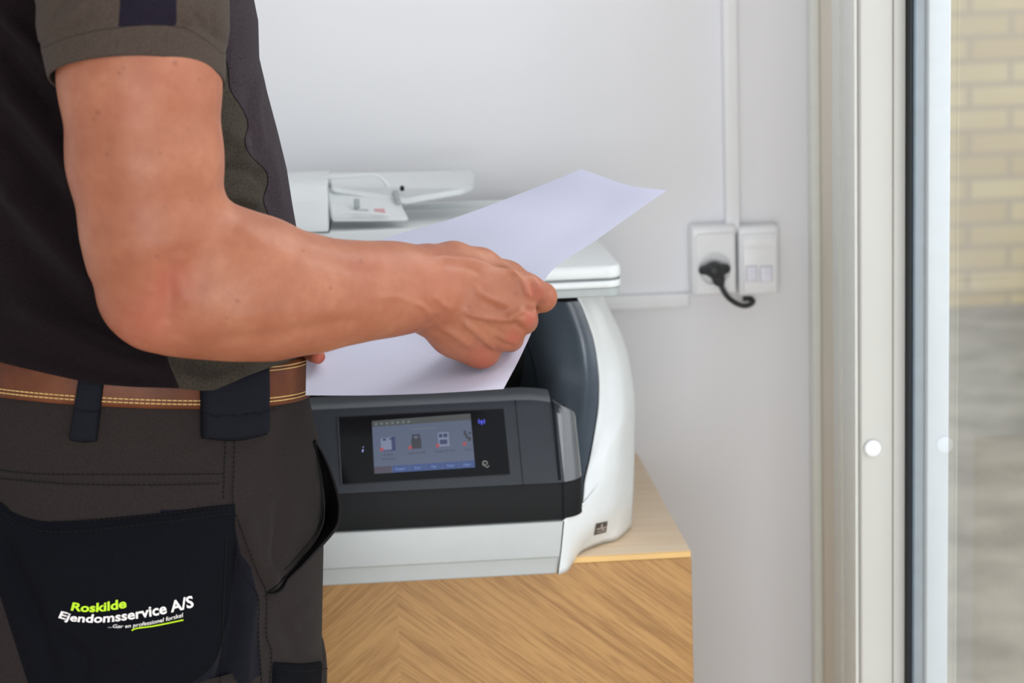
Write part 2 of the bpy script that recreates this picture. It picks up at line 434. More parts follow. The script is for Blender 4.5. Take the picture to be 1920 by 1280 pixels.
MB().box(0.4790, 0.4905, -0.455, -0.401, 0.03, 2.24, 0.001).build('spacer_bar', SPACER, win, label='grey-blue spacer bar')
MB().box(0.4905, 0.5115, -0.462, -0.401, 0.0, 2.249, 0.002).build('outer_frame', ALU, win, label='white outer frame profile')
MB().box(0.431, 0.52, -2.30, -2.245, 0.002, 2.3, 0.002).box(0.431, 0.4732, -2.245, -0.451, 2.225, 2.249, 0.001).box(0.431, 0.4732, -2.245, -0.452, 0.002, 0.05, 0.001).build('window_frame', LACQ, win)
struct(MB().box(0.53, 6.0, -5.2, 3.4, zf-0.1, zf).build('ground', PAVE, smooth=False))
bw = MB().box(0.62, 6.0, 3.4, 3.6, zf, zf+4.2).build('brick_wall', BRICK, smooth=False)
tag(bw, 'blurred yellow brick wall outside beyond the window glass', 'brick wall')

# ---- cable trunking
def xz(a, b, c, d, Y): p = P(a, b, Y); q = P(c, d, Y); return p, q
x0 = P(1357, 200, -0.012)[0]; x1 = P(1383, 200, -0.012)[0]; ztop = P(1370, 424, -0.03)[2]
t = MB().box(x0, x1, -0.018, -0.0003, ztop-0.01, 2.6, 0.0015).build('cable_trunking', TRUNK)
tag(t, 'vertical white plastic cable trunking running up the wall above the socket', 'cable trunking')
a = P(1230, 553, -0.012); b = P(1230, 578, -0.012)
t = MB().box(-1.4, P(1292, 560, -0.01)[0], -0.012, -0.0003, b[2], a[2], 0.0015).build('cable_trunking', TRUNK)
tag(t, 'horizontal white plastic cable trunking from behind the printer to the socket', 'cable trunking')

# ---- socket and data outlet
YF = -0.035
def plate_box(l, r_, y0, y1):
    p = P(l, y0, YF); q = P(r_, y1, YF); return p[0], q[0], q[2], p[2]
X0, X1, Z0, Z1 = plate_box(1297, 1383, 427, 553)
so = empty('power_socket', ((X0+X1)/2, 0, (Z0+Z1)/2), 'white wall power socket with a round well holding a black plug', 'power socket', 'white surface-mounted outlets on the back wall')
MB().box(X0, X1, YF+0.004, -0.0003, Z0, Z1, 0.004, 4).build('housing', WHITE, so)
def hole_plate(x0, x1, z0, z1, y, c, r, depth, th=0.004, n=64):
    m = MB(); V = []; F = []
    for k in range(n):
        q = 2*pi*(k+0.5)/n; dx, dz = cos(q), sin(q)
        t_ = min((x1-c[0])/dx if dx > 0 else (x0-c[0])/dx, (z1-c[1])/dz if dz > 0 else (z0-c[1])/dz)
        V += [(c[0]+dx*t_, y+th, c[1]+dz*t_), (c[0]+dx*t_, y, c[1]+dz*t_), (c[0]+dx*r, y, c[1]+dz*r), (c[0]+dx*r*0.97, y+depth, c[1]+dz*r*0.97), (c[0], y+depth, c[1])]
    for k in range(n):
        a, b = k*5, ((k+1) % n)*5
        for i in range(4): F.append((a+i, b+i, b+i+1, a+i+1))
    return m.add(V, F)
wc = P(1340, 503, YF)
hole_plate(X0+0.004, X1-0.004, Z0+0.004, Z1-0.008, YF-0.0005, (wc[0], wc[2]), 0.0182, 0.014).build('faceplate', WHITE, so)
MB().tube([wc+np.array([0.0184*cos(q), -0.0007, 0.0184*sin(q)]) for q in np.linspace(0, 2*pi, 49)[:-1]], 0.0005, 6, True).build('well_rim', WHITE, so)
X0, X1, Z0, Z1 = plate_box(1386, 1463, 427, 553)
do = empty('data_outlet', ((X0+X1)/2, 0, (Z0+Z1)/2), 'white double data outlet with two square ports, right of the plugged socket', 'data outlet', 'white surface-mounted outlets on the back wall')
MB().box(X0, X1, YF+0.004, -0.0003, Z0, Z1, 0.004, 4).build('housing', WHITE, do)
MB().box(X0+0.004, X1-0.004, YF-0.0005, YF+0.005, Z0+0.004, Z1-0.008, 0.001).build('faceplate', WHITE, do)
def onf(l, t_, r_, b_, yo, th, bev=0.0004):
    p = P(l, t_, YF); q = P(r_, b_, YF); return (p[0], q[0], YF-yo-th, YF-yo, q[2], p[2], bev)
MB().box(*onf(1398, 446, 1455, 463, 0.0005, 0.0012)).build('label_window', WHITE, do)
for l, r_ in ((1398, 1420), (1424, 1448)):
    fr = MB().box(*onf(l, 498, r_, 527, 0.0003, 0.0008, 0.0002)).build('port', plain('port_frame_grey', (196, 198, 205), 0.5), do)
    MB().box(*onf(l+2, 500, r_-2, 526, 0.0012, 0.0009, 0.0003)).build('port_shutter', plain('port_white', (234, 234, 246), 0.35), fr)
PLUG = plain('black_plug_rubber', (48, 52, 54), 0.5, 0.5, 0.05, 0.05)
pc = P(1340, 508, YF-0.012)
pl = empty('power_plug', (pc[0], YF, pc[2]), 'black right-angled power plug with a short curled cord pushed in the socket', 'plug')
f_ = Field(pc-np.array([0.035, 0.02, 0.04]), pc+np.array([0.035, 0.03, 0.03]), 0.0008)
def q_(px, py, Y): return P(px, py, Y)
f_.chain([q_(1318, 507, YF-0.010), q_(1336, 504, YF-0.014), q_(1360, 504, YF-0.010)], [0.0050, 0.0066, 0.0058], 0.005)
f_.chain([q_(1342, 510, YF-0.014), q_(1348, 526, YF-0.012), q_(1351, 532, YF-0.010)], [0.008, 0.0055, 0.0035], 0.006)
f_.cone(q_(1340, 504, YF-0.008), q_(1340, 504, YF+0.0128), 0.0075, 0.0100, 0.004)
V, F = f_.mesh(); V = relax(V, F, 3); V[:, 1] = np.minimum(V[:, 1], YF+0.0130); obj('plug_body', V, F, PLUG, pl)
cp = [q_(1351, 530, YF-0.010), q_(1355, 542, YF-0.012), q_(1364, 556, YF-0.010), q_(1378, 567, YF-0.002), q_(1393, 573, -0.028), q_(1406, 571, -0.022), q_(1412, 565, -0.012), q_(1405, 560, -0.007), q_(1393, 560, -0.0045)]
MB().tube(smoothline(cp), 0.0030, 12).build('cord', PLUG, pl)

# ---- sideboard
XR = 0.2773; ZT = 0.747; XL = -0.82; YC = -0.40
sb = empty('sideboard', ((XL+XR)/2, -0.2, 0), 'light oak sideboard with a chevron veneer front standing under the printer', 'sideboard')
MB().box(XL, XR, YC+0.002, -0.001, ZT-0.0065, ZT, 0.0004, 1).build('top_panel', OAKTOP, sb, smooth=False)
MB().box(XL, XR, YC-0.0005, YC+0.002, ZT-0.0062, ZT-0.0004, 0.0003, 1).build('edge_band', OAKEDGE, sb, smooth=False, label='pale yellow edge band')
xs = float(P(748, 1190, YC)[0])
MB().box(XL, XR+0.0005, YC, YC+0.018, 0.06, ZT-0.0066, 0.0005, 1).build('front_panel', chevron_mat(xs), sb, smooth=False, label='oak front with chevron veneer meeting in a vertical seam')
MB().box(XL+0.001, XR, YC+0.0185, -0.001, 0.06, ZT-0.0067).build('carcass', OAKTOP, sb, smooth=False)
MB().box(XL+0.03, XR-0.03, YC+0.04, -0.03, 0.0, 0.0598).build('plinth', PDARK, sb, smooth=False)

# ================================================================== printer
PX0, PXR = -0.284, 0.217
pr = empty('printer', ((PX0+PXR)/2, -0.25, ZT), 'white and charcoal all-in-one printer with a touch screen on the oak sideboard', 'printer')
def rr_outline(x0, x1, y0, y1, r, n=10, corners=(1, 1, 1, 1)):
    """plan outline, corners: front-left, front-right, back-right, back-left"""
    out = []
    for (cx, cy, a0, on) in ((x0+r, y0+r, pi, corners[0]), (x1-r, y0+r, 1.5*pi, corners[1]), (x1-r, y1-r, 0, corners[2]), (x0+r, y1-r, 0.5*pi, corners[3])):
        if on:
            for k in range(n+1):
                a = a0+0.5*pi*k/n; out.append((cx+r*cos(a), cy+r*sin(a)))
        else:
            out.append((cx+(r if cos(a0+0.785) > 0 else -r), cy+(r if sin(a0+0.785) > 0 else -r)))
    return out
def slab(outl, z0, z1, bev=0.0): return MB().prism([(x, y, z0) for x, y in outl], (0, 0, z1-z0), bev)
XS = 0.1505
# paper tray front
prof = [(-0.463, 0.8005), (-0.4635, 0.767), (-0.459, 0.7655), (-0.4565, 0.7495), (-0.452, 0.7475), (-0.40, 0.7475), (-0.40, 0.8005)]
m_ = MB().prism([(PX0+PXR-XS, y, z) for y, z in prof], (2*XS-PX0-PXR-0.0005, 0, 0), 0.0012)
for o_ in (m_.V,):
    for i_, v_ in enumerate(o_):
        k_ = 0.0078*max(0, (0.8005-v_[2])/0.053); c0_ = (PX0+PXR)/2
        o_[i_] = (v_[0]-k_ if v_[0] > c0_ else v_[0]+k_, v_[1], v_[2])
m_.build('paper_tray', PLIGHT, pr, label='light grey paper tray front')
# dark body band
m = slab(rr_outline(PX0+PXR-0.1705, 0.1705, -0.4612, -0.30, 0.026, corners=(1, 1, 0, 0)), 0.8025, 0.8375, 0.0008)
m.build('lower_body', PDARK, pr, label='charcoal body band')
MB().tube([P(1057, 977, -0.4625), P(1052, 1030, -0.4625), P(1046, 1076, -0.458)], 0.0005, 6).build('tray_seam', SEAM, pr)
sx = P(1057, 930, -0.462)[0]
MB().box(sx-0.0004, sx+0.0004, -0.4616, -0.455, 0.803, 0.8372).build('body_seam', SEAM, pr)
# control panel swept with a rounded right corner
def cp_prof(h): return [(0.0, 0.8385), (0.0005, 0.8365+0.004), (0.0190, 0.9075-h), (0.0215, 0.9130-h), (0.0255, 0.9162-h), (0.031, 0.9175-h), (0.052, 0.9185-h), (0.056, 0.9165-h), (0.058, 0.84)]
path = []
for x in (-0.033, 0.03, 0.08, 0.110, 0.118, 0.124, 0.130, 0.136, 0.1430): path.append((x, -0.4665, 0, 1))
for k in range(1, 15):
    a = 0.5*pi*k/14; path.append((0.143+0.027*sin(a), -0.4395-0.027*cos(a), a, 1-0.0))
path += [(0.170, -0.40, pi/2, 1), (0.170, -0.37, pi/2, 1)]
G = []
for i, (x, y, a, s_) in enumerate(path):
    nx, ny = sin(a), -cos(a); h = 0.0225*(1-math.sqrt(max(0.0, 1-0.98*min(1.0, max(0.0, (x-0.112)/0.058))**2)))
    if a >= pi/2 and y > -0.43: h = 0.0225*(1-math.sqrt(0.02))+0.004*(i-22)
    row = []
    for d, z in cp_prof(h):
        dd = min(d, 0.034) if a > 0.2 else d
        if a > 0.2: dd = d*(1-0.82*sin(a)**0.7)
        row.append((x-nx*dd, y-ny*dd, z))
    G.append(row)
G = np.array(G); Gm = G[::-1].copy(); Gm[..., 0] = (PX0+PXR)-Gm[..., 0]; G = np.concatenate([Gm, G], 0)
pm = MB().grid(np.swapaxes(G, 0, 1))
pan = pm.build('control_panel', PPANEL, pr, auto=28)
pan.data.materials.append(PTOPLIGHT); pan.data.materials.append(plain('printer_painted_highlight', (92, 95, 100), 0.24, 0.7, 0, 0.02))  # rounded ends paler and glossier: the corner highlight is put into the colour
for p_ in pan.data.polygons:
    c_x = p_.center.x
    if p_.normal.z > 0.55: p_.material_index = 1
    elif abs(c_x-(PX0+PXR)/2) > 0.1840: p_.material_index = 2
pb = bvh_of(pan)
def pan_pt(px, py, off=0.0004):
    # the tilted flat face of the panel
    a = np.array([0, -0.466, 0.8405]); b = np.array([0, -0.4475, 0.9075]); n = np.cross([1.0, 0, 0], b-a); n /= np.linalg.norm(n)
    if n[1] > 0: n = -n
    d = ray(px, py); t_ = ((a+n*off-CAM)@n)/(d@n); return CAM+d*t_
def pan_poly(pts, o0, o1):
    """thin plate on the panel between offsets o0 and o1"""
    A = [pan_pt(x, y, o1) for x, y in pts]; B = [pan_pt(x, y, o0) for x, y in pts]; n = len(pts)
    F = [tuple(range(n)), tuple(range(2*n-1, n-1, -1))]+[(i, i+n, (i+1) % n+n, (i+1) % n) for i in range(n)]
    return A+B, F
def pan_obj(name, pts, o0, o1, mat, parent, label=None):
    V, F = pan_poly(pts, o0, o1); return obj(name, V, F, mat, parent, False, label)
def quad(u0, v0, u1, v1, Q):   # sub-rectangle of quad Q (tl,tr,br,bl) in unit coordinates, v down
    Q = np.array(Q, float)
    def at(u, v): return (Q[0]*(1-u)+Q[1]*u)*(1-v)+(Q[3]*(1-u)+Q[2]*u)*v
    return [at(u0, v0), at(u1, v0), at(u1, v1), at(u0, v1)]
MB().tube([pan_pt(966, 749, 0.0001), pan_pt(981, 911, 0.0001)], 0.00035, 6).build('panel_seam', SEAM, pr)
BZ = [(633, 781), (945, 765), (957, 889), (640, 908)]
bez = pan_obj('touch_panel', BZ, -0.001, 0.0006, GLOSSB, pr, 'glossy black touch panel')
rim = MB()
for i in range(4):
    pts = [pan_pt(*BZ[i], 0.0006), pan_pt(*BZ[(i+1) % 4], 0.0006)]; rim.tube(pts, 0.0005 if i != 3 else 0.0009, 6)
rim.build('bezel_rim', plain('bezel_rim_dark', (44, 46, 52), 0.25), bez)
SQ = [(697, 789), (882, 775), (891, 876), (702, 888)]
scr = pan_obj('screen', SQ, 0.0005, 0.0009, emit('lit_screen_blue_grey', (86, 98, 126), 0.72), pr, 'lit blue-grey menu screen')
pan_obj('status_bar', quad(0, 0, 1, 0.115, SQ), 0.0009, 0.001, emit('screen_bar_grey', (66, 70, 70), 0.8), scr)
ebl = emit('screen_tab_blue', (40, 66, 122), 0.95); edark = emit('screen_icon_dark', (48, 50, 62), 0.6); ewh = emit('screen_white', (135, 148, 178), 0.62)
ered = emit('screen_red', (170, 62, 74), 0.8); enav = emit('screen_icon_navy', (40, 50, 96), 0.8); elt = emit('screen_tab_text', (120, 150, 205), 0.8)
tabs = [(0.0, 0.175, emit('screen_tab_plum', (66, 60, 78), 0.8)), (0.18, 0.345, ebl), (0.35, 0.51, ebl), (0.515, 0.675, ebl), (0.68, 0.84, ebl), (0.845, 1.0, ebl)]
for u0, u1, mm in tabs: pan_obj('menu_tab', quad(u0, 0.87, u1, 1.0, SQ), 0.0009, 0.001, mm, scr)
def multi(polys, o0, o1, name, mat, parent):
    m = MB()
    for q in polys: m.add(*pan_poly(q, o0, o1))
    return m.build(name, mat, parent, False, auto=None)
S = lambda *a: quad(*a, SQ)
multi([S(0.03+i*0.055, 0.045, 0.055+i*0.055, 0.085) for i in range(7)]+[S(0.39+i*0.033, 0.20, 0.41+i*0.033, 0.225) for i in range(8)], 0.001, 0.0011, 'status_marks', emit('screen_marks', (100, 112, 116), 0.8), scr)
multi([S(0.08, 0.34, 0.16, 0.58), S(0.155, 0.33, 0.185, 0.58)], 0.0009, 0.00105, 'document_icon', ewh, scr)
multi([S(0.19, 0.33, 0.225, 0.58), S(0.10, 0.35, 0.135, 0.39), S(0.165, 0.345, 0.20, 0.375), S(0.08, 0.565, 0.225, 0.585)], 0.0010, 0.0011, 'document_icon_edge', enav, scr)
multi([S(0.385, 0.39, 0.485, 0.58), S(0.395, 0.32, 0.415, 0.40), S(0.455, 0.32, 0.475, 0.40), S(0.395, 0.31, 0.475, 0.34)], 0.0009, 0.00105, 'padlock_icon', edark, scr)
multi([S(0.655, 0.31, 0.765, 0.57)], 0.0009, 0.00105, 'card_icon', ewh, scr)
multi([S(0.665, 0.335, 0.70, 0.405), S(0.71, 0.335, 0.75, 0.405), S(0.67, 0.445, 0.745, 0.53)], 0.0010, 0.0011, 'card_icon_blocks', enav, scr)
multi([S(0.915, 0.31, 0.94, 0.39), S(0.93, 0.38, 0.955, 0.45), S(0.95, 0.43, 0.985, 0.50), S(0.965, 0.34, 0.99, 0.38)], 0.0009, 0.00105, 'telephone_icon', edark, scr)
def disc(u, v, r): return [tuple(np.array(quad(u, v, u, v, SQ)[0])+np.array([r*cos(a), r*sin(a)])) for a in np.linspace(0, 2*pi, 13)[:-1]]
for u in (0.085, 0.37, 0.645, 0.915): multi([disc(u, 0.55, 3.6)], 0.0011, 0.0012, 'red_badge', ered, scr)
FONT = bpy.data.curves.new('f', 'FONT').font
def text_mesh(body, bold=0.0, shear=0.0, subdiv=0.0):
    c = bpy.data.curves.new('t', 'FONT'); c.body = body; c.size = 1.0; c.offset = bold; c.shear = shear; c.resolution_u = 3
    o = bpy.data.objects.new('t', c); COL.objects.link(o); dg = bpy.context.evaluated_depsgraph_get(); me = bpy.data.meshes.new_from_object(o.evaluated_get(dg))
    bm = bmesh.new(); bm.from_mesh(me); bmesh.ops.triangulate(bm, faces=bm.faces)
    if subdiv:
        for _ in range(3):
            es = [e for e in bm.edges if e.calc_length() > subdiv]
            if es: bmesh.ops.subdivide_edges(bm, edges=es, cuts=1); bmesh.ops.triangulate(bm, faces=bm.faces)
    V = np.array([v.co[:] for v in bm.verts]); F = [[v.index for v in f.verts] for f in bm.faces]; bm.free()
    bpy.data.objects.remove(o); V[:, 0] -= V[:, 0].min(); w_ = V[:, 0].max(); return V, F, w_
def screen_text(body, cx, cy, h, mat, parent, name='screen_lettering'):
    V, F, w_ = text_mesh(body); q = np.array(SQ, float); ux = (q[1]-q[0])/np.linalg.norm(q[1]-q[0]); uy = (q[3]-q[0])/np.linalg.norm(q[3]-q[0])
    c = np.array(quad(cx, cy, cx, cy, SQ)[0]); out = []
    for v in V:
        p = c+ux*(v[0]-w_/2)*h-uy*(v[1]-0.3)*h; out.append(pan_pt(p[0], p[1], 0.00125))
    return obj(name, out, F, mat, parent, False)
for s_, cx, cy in (('Kopiér', 0.15, 0.655), ('dokument', 0.15, 0.735), ('Scan til USB', 0.435, 0.66), ('Kopier ID-kort', 0.72, 0.66), ('Foto', 0.945, 0.66)):
    screen_text(s_, cx, cy, 6.6 if len(s_) < 13 else 6.0, edark, scr)
for s_, cx in (('Kopier', 0.262), ('Scan', 0.43), ('Fax', 0.595), ('Foto', 0.76), ('Apps', 0.92)): screen_text(s_, cx, 0.937, 7.0, elt, scr)
# round-about marks on the black panel
def line_on(name, pts, r, mat, parent):
    return MB().tube([pan_pt(x, y, 0.0009) for x, y in pts], r, 6).build(name, mat, parent)
eblue = emit('blue_status_light', (90, 100, 255), 1.3)
wm = MB(); wm.tube([pan_pt(903, y, 0.0009) for y in (788, 796)], 0.00035, 6)
for rx, a1 in ((3.0, 0.8), (6.0, 0.8)):
    for sg in (0, pi): wm.tube([pan_pt(903+rx*cos(sg+a), 790+rx*sin(sg+a), 0.0009) for a in np.linspace(-a1, a1, 9)], 0.00022, 6)
wm.build('wireless_symbol', eblue, bez, label='glowing blue wireless symbol')
im = MB().tube([pan_pt(681, 842, 0.0009), pan_pt(679.5, 847, 0.0009)], 0.0005, 6).tube([pan_pt(681, 837, 0.0009), pan_pt(681, 838.5, 0.0009)], 0.0005, 6)
im.build('information_symbol', emit('pale_status_light', (170, 180, 250), 0.9), bez)
line_on('return_symbol', [(907, 873), (905, 869), (906, 865), (910, 864), (914, 866), (913, 870), (908, 870), (910, 874), (914, 876), (917, 872)], 0.00035, emit('grey_status_light', (165, 165, 160), 0.8), bez)
# bright inset on the rounded end of the panel
# white shell wings
wing_px = [  # (inner px, py, Y) ... (outer px, py, Y)
    [(1046, 1077, -0.4600), (1076, 1046, -0.4250), (1128, 1016, -0.3850), (1182, 990, -0.3300)],
    [(1053, 1010, -0.4610), (1092, 995, -0.4360), (1150, 960, -0.3900), (1187, 930, -0.3350)],
    [(1057, 976, -0.4610), (1100, 945, -0.4360), (1155, 900, -0.3900), (1189, 880, -0.3350)],
    [(1090, 950, -0.4400), (1118, 905, -0.4150), (1160, 850, -0.3800), (1190, 830, -0.3350)],
    [(1097, 900, -0.4200), (1126, 858, -0.4000), (1165, 800, -0.3720), (1191, 780, -0.3300)],
    [(1108, 850, -0.4000), (1134, 812, -0.3850), (1166, 765, -0.3600), (1190, 740, -0.3250)],
    [(1119, 790, -0.3800), (1140, 760, -0.3660), (1166, 720, -0.3450), (1184, 700, -0.3180)],
    [(1124, 745, -0.3650), (1140, 716, -0.3520), (1160, 680, -0.3350), (1177, 665, -0.3120)],
    [(1124, 700, -0.3560), (1136, 672, -0.3450), (1150, 640, -0.3300), (1163, 625, -0.3080)],
    [(1116, 640, -0.3520), (1124, 620, -0.3420), (1134, 598, -0.3300), (1146, 590, -0.3060)],
    [(1098, 585, -0.3520), (1104, 570, -0.3420), (1114, 560, -0.3300), (1130, 558, -0.3060)],
    [(1084, 556, -0.3520), (1092, 545, -0.3420), (1104, 540, -0.3300), (1118, 538, -0.3060)]]
C3 = np.array([[P(*q) for q in row] for row in wing_px])
C3 = catmull(C3, 7, 1)
C3[0] = [PZ(x, y, ZT+0.0007) for x, y in ((1047, 1077), (1064, 1070), (1075, 1055), (1088, 1036), (1125, 1020), (1158, 1011), (1184, 988))]
C3[1] += np.array([[0, -0.0, 0]])
G = catmull(catmull(C3, 70, 0), 26, 1)
G[:, :, 2] = np.maximum(G[:, :, 2], ZT+0.0006)
back = np.stack([np.stack([G[:, -1, 0]+(0.0015 if k == 0 else 0.002), np.full(len(G), y), G[:, -1, 2]], 1) for k, y in enumerate((-0.30, -0.2, -0.10, -0.06))], 1)
for j in range(3): back[:, j+1, 2] = back[:, 0, 2]
top_zi = G[-1, :, 2].copy()
G2 = np.concatenate([G, back], 1)
def mirror(G): H = G.copy(); H[..., 0] = (PX0+PXR)-H[..., 0]; return H[:, ::-1]
w1 = MB().grid(G2).build('right_shell', PWHITE, pr, auto=60, label='curved white right side shell'); thicken(w1, 0.002, -1 if True else 1)
w2 = MB().grid(mirror(G2)).build('left_shell', PWHITE, pr, auto=60, label='curved white left side shell'); thicken(w2, 0.002, -1)
# small grey square emblem plate on the right shell
sv = bvh_of(w1)
def decal(name, quadpx, mat, parent, off=0.0004, bvh=sv, n=6):
    m = MB(); Gq = []
    for i in range(n+1):
        row = []
        for j in range(n+1):
            q = quad(j/n, i/n, j/n, i/n, quadpx)[0]; h_ = hit(bvh, q[0], q[1], off)
            row.append(h_)
        Gq.append(row)
    return m.grid(Gq).build(name, mat, parent)
try:
    EQ = [(1117, 981), (1139, 976.5), (1136, 997), (1113, 1003)]
    e1 = decal('emblem_plate', EQ, plain('emblem_dark_grey', (60, 54, 52), 0.5), pr)
    decal('emblem_mark', quad(0.12, 0.42, 0.95, 0.56, EQ), plain('emblem_pale', (168, 160, 155), 0.5), e1, 0.0007)
    decal('emblem_mark', quad(0.45, 0.12, 0.6, 0.42, EQ), plain('emblem_pale', (168, 160, 155), 0.5), e1, 0.0007)
    decal('emblem_mark', quad(0.2, 0.72, 0.9, 0.80, EQ), plain('emblem_pale', (168, 160, 155), 0.5), e1, 0.0007)
    decal('emblem_mark', quad(0.62, 0.56, 0.75, 0.72, EQ), plain('emblem_pale', (168, 160, 155), 0.5), e1, 0.0007)
except Exception as ex: print('emblem', ex)
# dark cheeks of the output mouth
inner = G[:, 0, :]
def cheek(inner, px_in, name, mir=False):
    rows = []
    zs = inner[:, 2]
    for i in range(16, 70, 3):
        o_ = inner[i]; t_ = (i-16)/53.0
        far = np.array([o_[0]-0.060-0.012*sin(pi*t_), -0.23+0.02*t_, o_[2]-0.004])
        mid1 = np.array([o_[0]-0.018-0.002*sin(pi*t_), o_[1]+0.006+0.012*(1-t_), o_[2]-0.001])
        mid2 = np.array([o_[0]-0.042-0.008*sin(pi*t_), o_[1]+0.045, o_[2]-0.002])
        rows.append([o_-np.array([0.0012, -0.001, 0]), o_*0.5+mid1*0.5+np.array([0, -0.001, 0]), mid1, mid2, far])
    Gc = catmull(catmull(np.array(rows), 50, 0), 24, 1)
    if mir: Gc = mirror(Gc)
    return MB().grid(Gc).build(name, PCHEEK, pr, auto=60, label='curved slate-grey inner cheek of the paper outlet')
ck = cheek(inner, None, 'right_cheek'); cheek(inner, None, 'left_cheek', True)
cb = bvh_of(ck)
lp = [hit(cb, x, y, 0.0002) for x, y in ((988, 640), (996, 665), (1002, 690), (1006, 715), (1008, 730))]
lp = [p for p in lp if p is not None]
if len(lp) > 1: MB().tube(lp, 0.0005, 6).build('cheek_seam', SEAM, pr)
# inner body
MB().box(PX0+0.05, PXR-0.06, -0.245, -0.06, 0.7475, 0.985).build('inner_body', PDARK, pr, smooth=False)
MB().box(PX0+0.04, 0.150, -0.41, -0.246, 0.7475, 0.845, 0.004).build('output_tray', PDARK, pr)
MB().box(PX0+0.004, PXR+0.004, -0.20, -0.06, 0.7475, 0.985, 0.01).build('rear_body', PWHITE, pr)
# scanner bed and lid
YL = -0.405; YB = -0.055
slab(rr_outline(PX0, PXR-0.001, YL+0.004, YB, 0.012), 0.9985, 1.0065, 0.001).build('scanner_base', PGREY, pr, label='grey lower edge of scanner')
slab(rr_outline(PX0, PXR, YL, YB, 0.014), 1.0068, 1.0142, 0.0025).build('scanner_bed', PLID, pr)
slab(rr_outline(PX0+0.001, PXR-0.0008, YL+0.001, YB, 0.014), 1.0140, 1.0158).build('lid_seam', plain('lid_seam_grey', (120, 126, 128), 0.6), pr)
slab(rr_outline(PX0, PXR, YL, YB, 0.014), 1.0154, 1.0285, 0.0035).build('scanner_lid', PLID, pr)
MB().box(PX0+0.02, PXR-0.02, -0.24, -0.06, 0.985, 0.9986).build('scanner_mount', PGREY, pr)
# document feeder
zt_ = P(600, 322, -0.10)[2]
adf = slab(rr_outline(PX0+0.006, 0.165, -0.238, -0.075, 0.010), 1.0284, 1.0500, 0.002).build('document_feeder', PLID, pr)
xa = P(616, 430, -0.24)[0]
pf = [(-0.2405, 1.0505), (-0.2405, 1.060), (-0.236, zt_-0.016), (-0.222, zt_-0.002), (-0.205, zt_), (-0.09, zt_), (-0.08, 1.0505)]
MB().prism([(PX0+0.006, y, z) for y, z in pf], (xa-PX0-0.006, 0, 0), 0.0012).build('feeder_cover', PLID, adf)
MB().box(PX0+0.006, xa+0.0008, -0.2392, -0.09, 1.0498, 1.0510).build('feeder_gap', SEAM, adf)
def hexa(top, th):
    top = [np.array(p) for p in top]; V = top+[p-np.array([0, 0, th]) for p in top]; n = len(top)
    return MB().add(V, [tuple(range(n)), tuple(range(2*n-1, n-1, -1))]+[(i, (i+1) % n, (i+1) % n+n, i+n) for i in range(n)])
def hb(name, top, th, mat, parent, bev=0.0015, label=None):
    bm = bmesh.new(); m = hexa(top, th); vs = [bm.verts.new(v) for v in m.V]
    for f in m.F: bm.faces.new([vs[i] for i in f])
    bmesh.ops.recalc_face_normals(bm, faces=bm.faces); bmesh.ops.bevel(bm, geom=list(bm.edges), offset=bev, segments=3, affect='EDGES')
    bm.verts.index_update(); V = [v.co[:] for v in bm.verts]; F = [[v.index for v in f.verts] for f in bm.faces]; bm.free()
    return obj(name, V, F, mat, parent, True, label, 40)
# input tray reaching right, sloping panels and guides
hb('feeder_tray', [P(612, 324, -0.085), P(884, 319, -0.085), P(892, 328, -0.10), P(886, 346, -0.16), P(866, 354, -0.175), P(762, 374, -0.185), P(622, 350, -0.18)], 0.006, PLID, adf)
hb('exit_ramp', [P(612, 352, -0.165), P(742, 362, -0.165), P(766, 408, -0.232), P(622, 409, -0.232)], 0.004, PLID, adf)
arc = [P(x, y, -0.17) for x, y in ((607, 333), (660, 330), (700, 328), (716, 335), (727, 348), (735, 366))]
MB().tube(smoothline(arc), 0.0018, 8).build('paper_guide', PLID, adf)
MB().tube([P(614, 372, -0.175), P(680, 374, -0.175), P(740, 368, -0.175)], 0.0012, 8).build('paper_guide', PLID, adf)
hb('side_guide', [P(736, 356, -0.18), P(744, 356, -0.18), P(752, 375, -0.20), P(743, 376, -0.20)], 0.004, PGREY, adf, 0.0006)
c_ = P(754, 353, -0.186); MB().lathe(c_+np.array([0, -0.001, 0.001]), (0, -0.5, 0.8), [(0.0022, -0.003), (0.0022, 0.0008), (0.001, 0.001)], 16).build('screw', PDARK, adf, label='dark round screw hole')
c_ = P(669, 380, -0.215); MB().box(c_[0]-0.003, c_[0]+0.003, c_[1]-0.001, c_[1]+0.004, c_[2]-0.006, c_[2]+0.004, 0.001).build('sensor_flag', PGREY, adf)
MB().tube([P(634, 402, -0.236), P(652, 398, -0.236), P(706, 400, -0.236), P(730, 404, -0.236)], 0.0016, 8).build('paper_lip', PLID, adf)
hb('caution_label', [P(701, 391, -0.2322), P(720, 390, -0.2322), P(723, 398, -0.2345), P(703, 399, -0.2345)], 0.001, plain('pale_red_label', (208, 160, 165), 0.6), adf, 0.0002, 'pale red label')
hb('instruction_label', [P(668, 392, -0.2322), P(690, 391, -0.2322), P(692, 399, -0.2345), P(665, 400, -0.2345)], 0.001, plain('pale_grey_label', (185, 188, 186), 0.6), adf, 0.0002)
MB().box(P(850, 390, -0.08)[0]-0.15, 0.168, -0.076, -0.066, 1.0285, 1.056, 0.002).build('rear_ledge', PLID, adf)

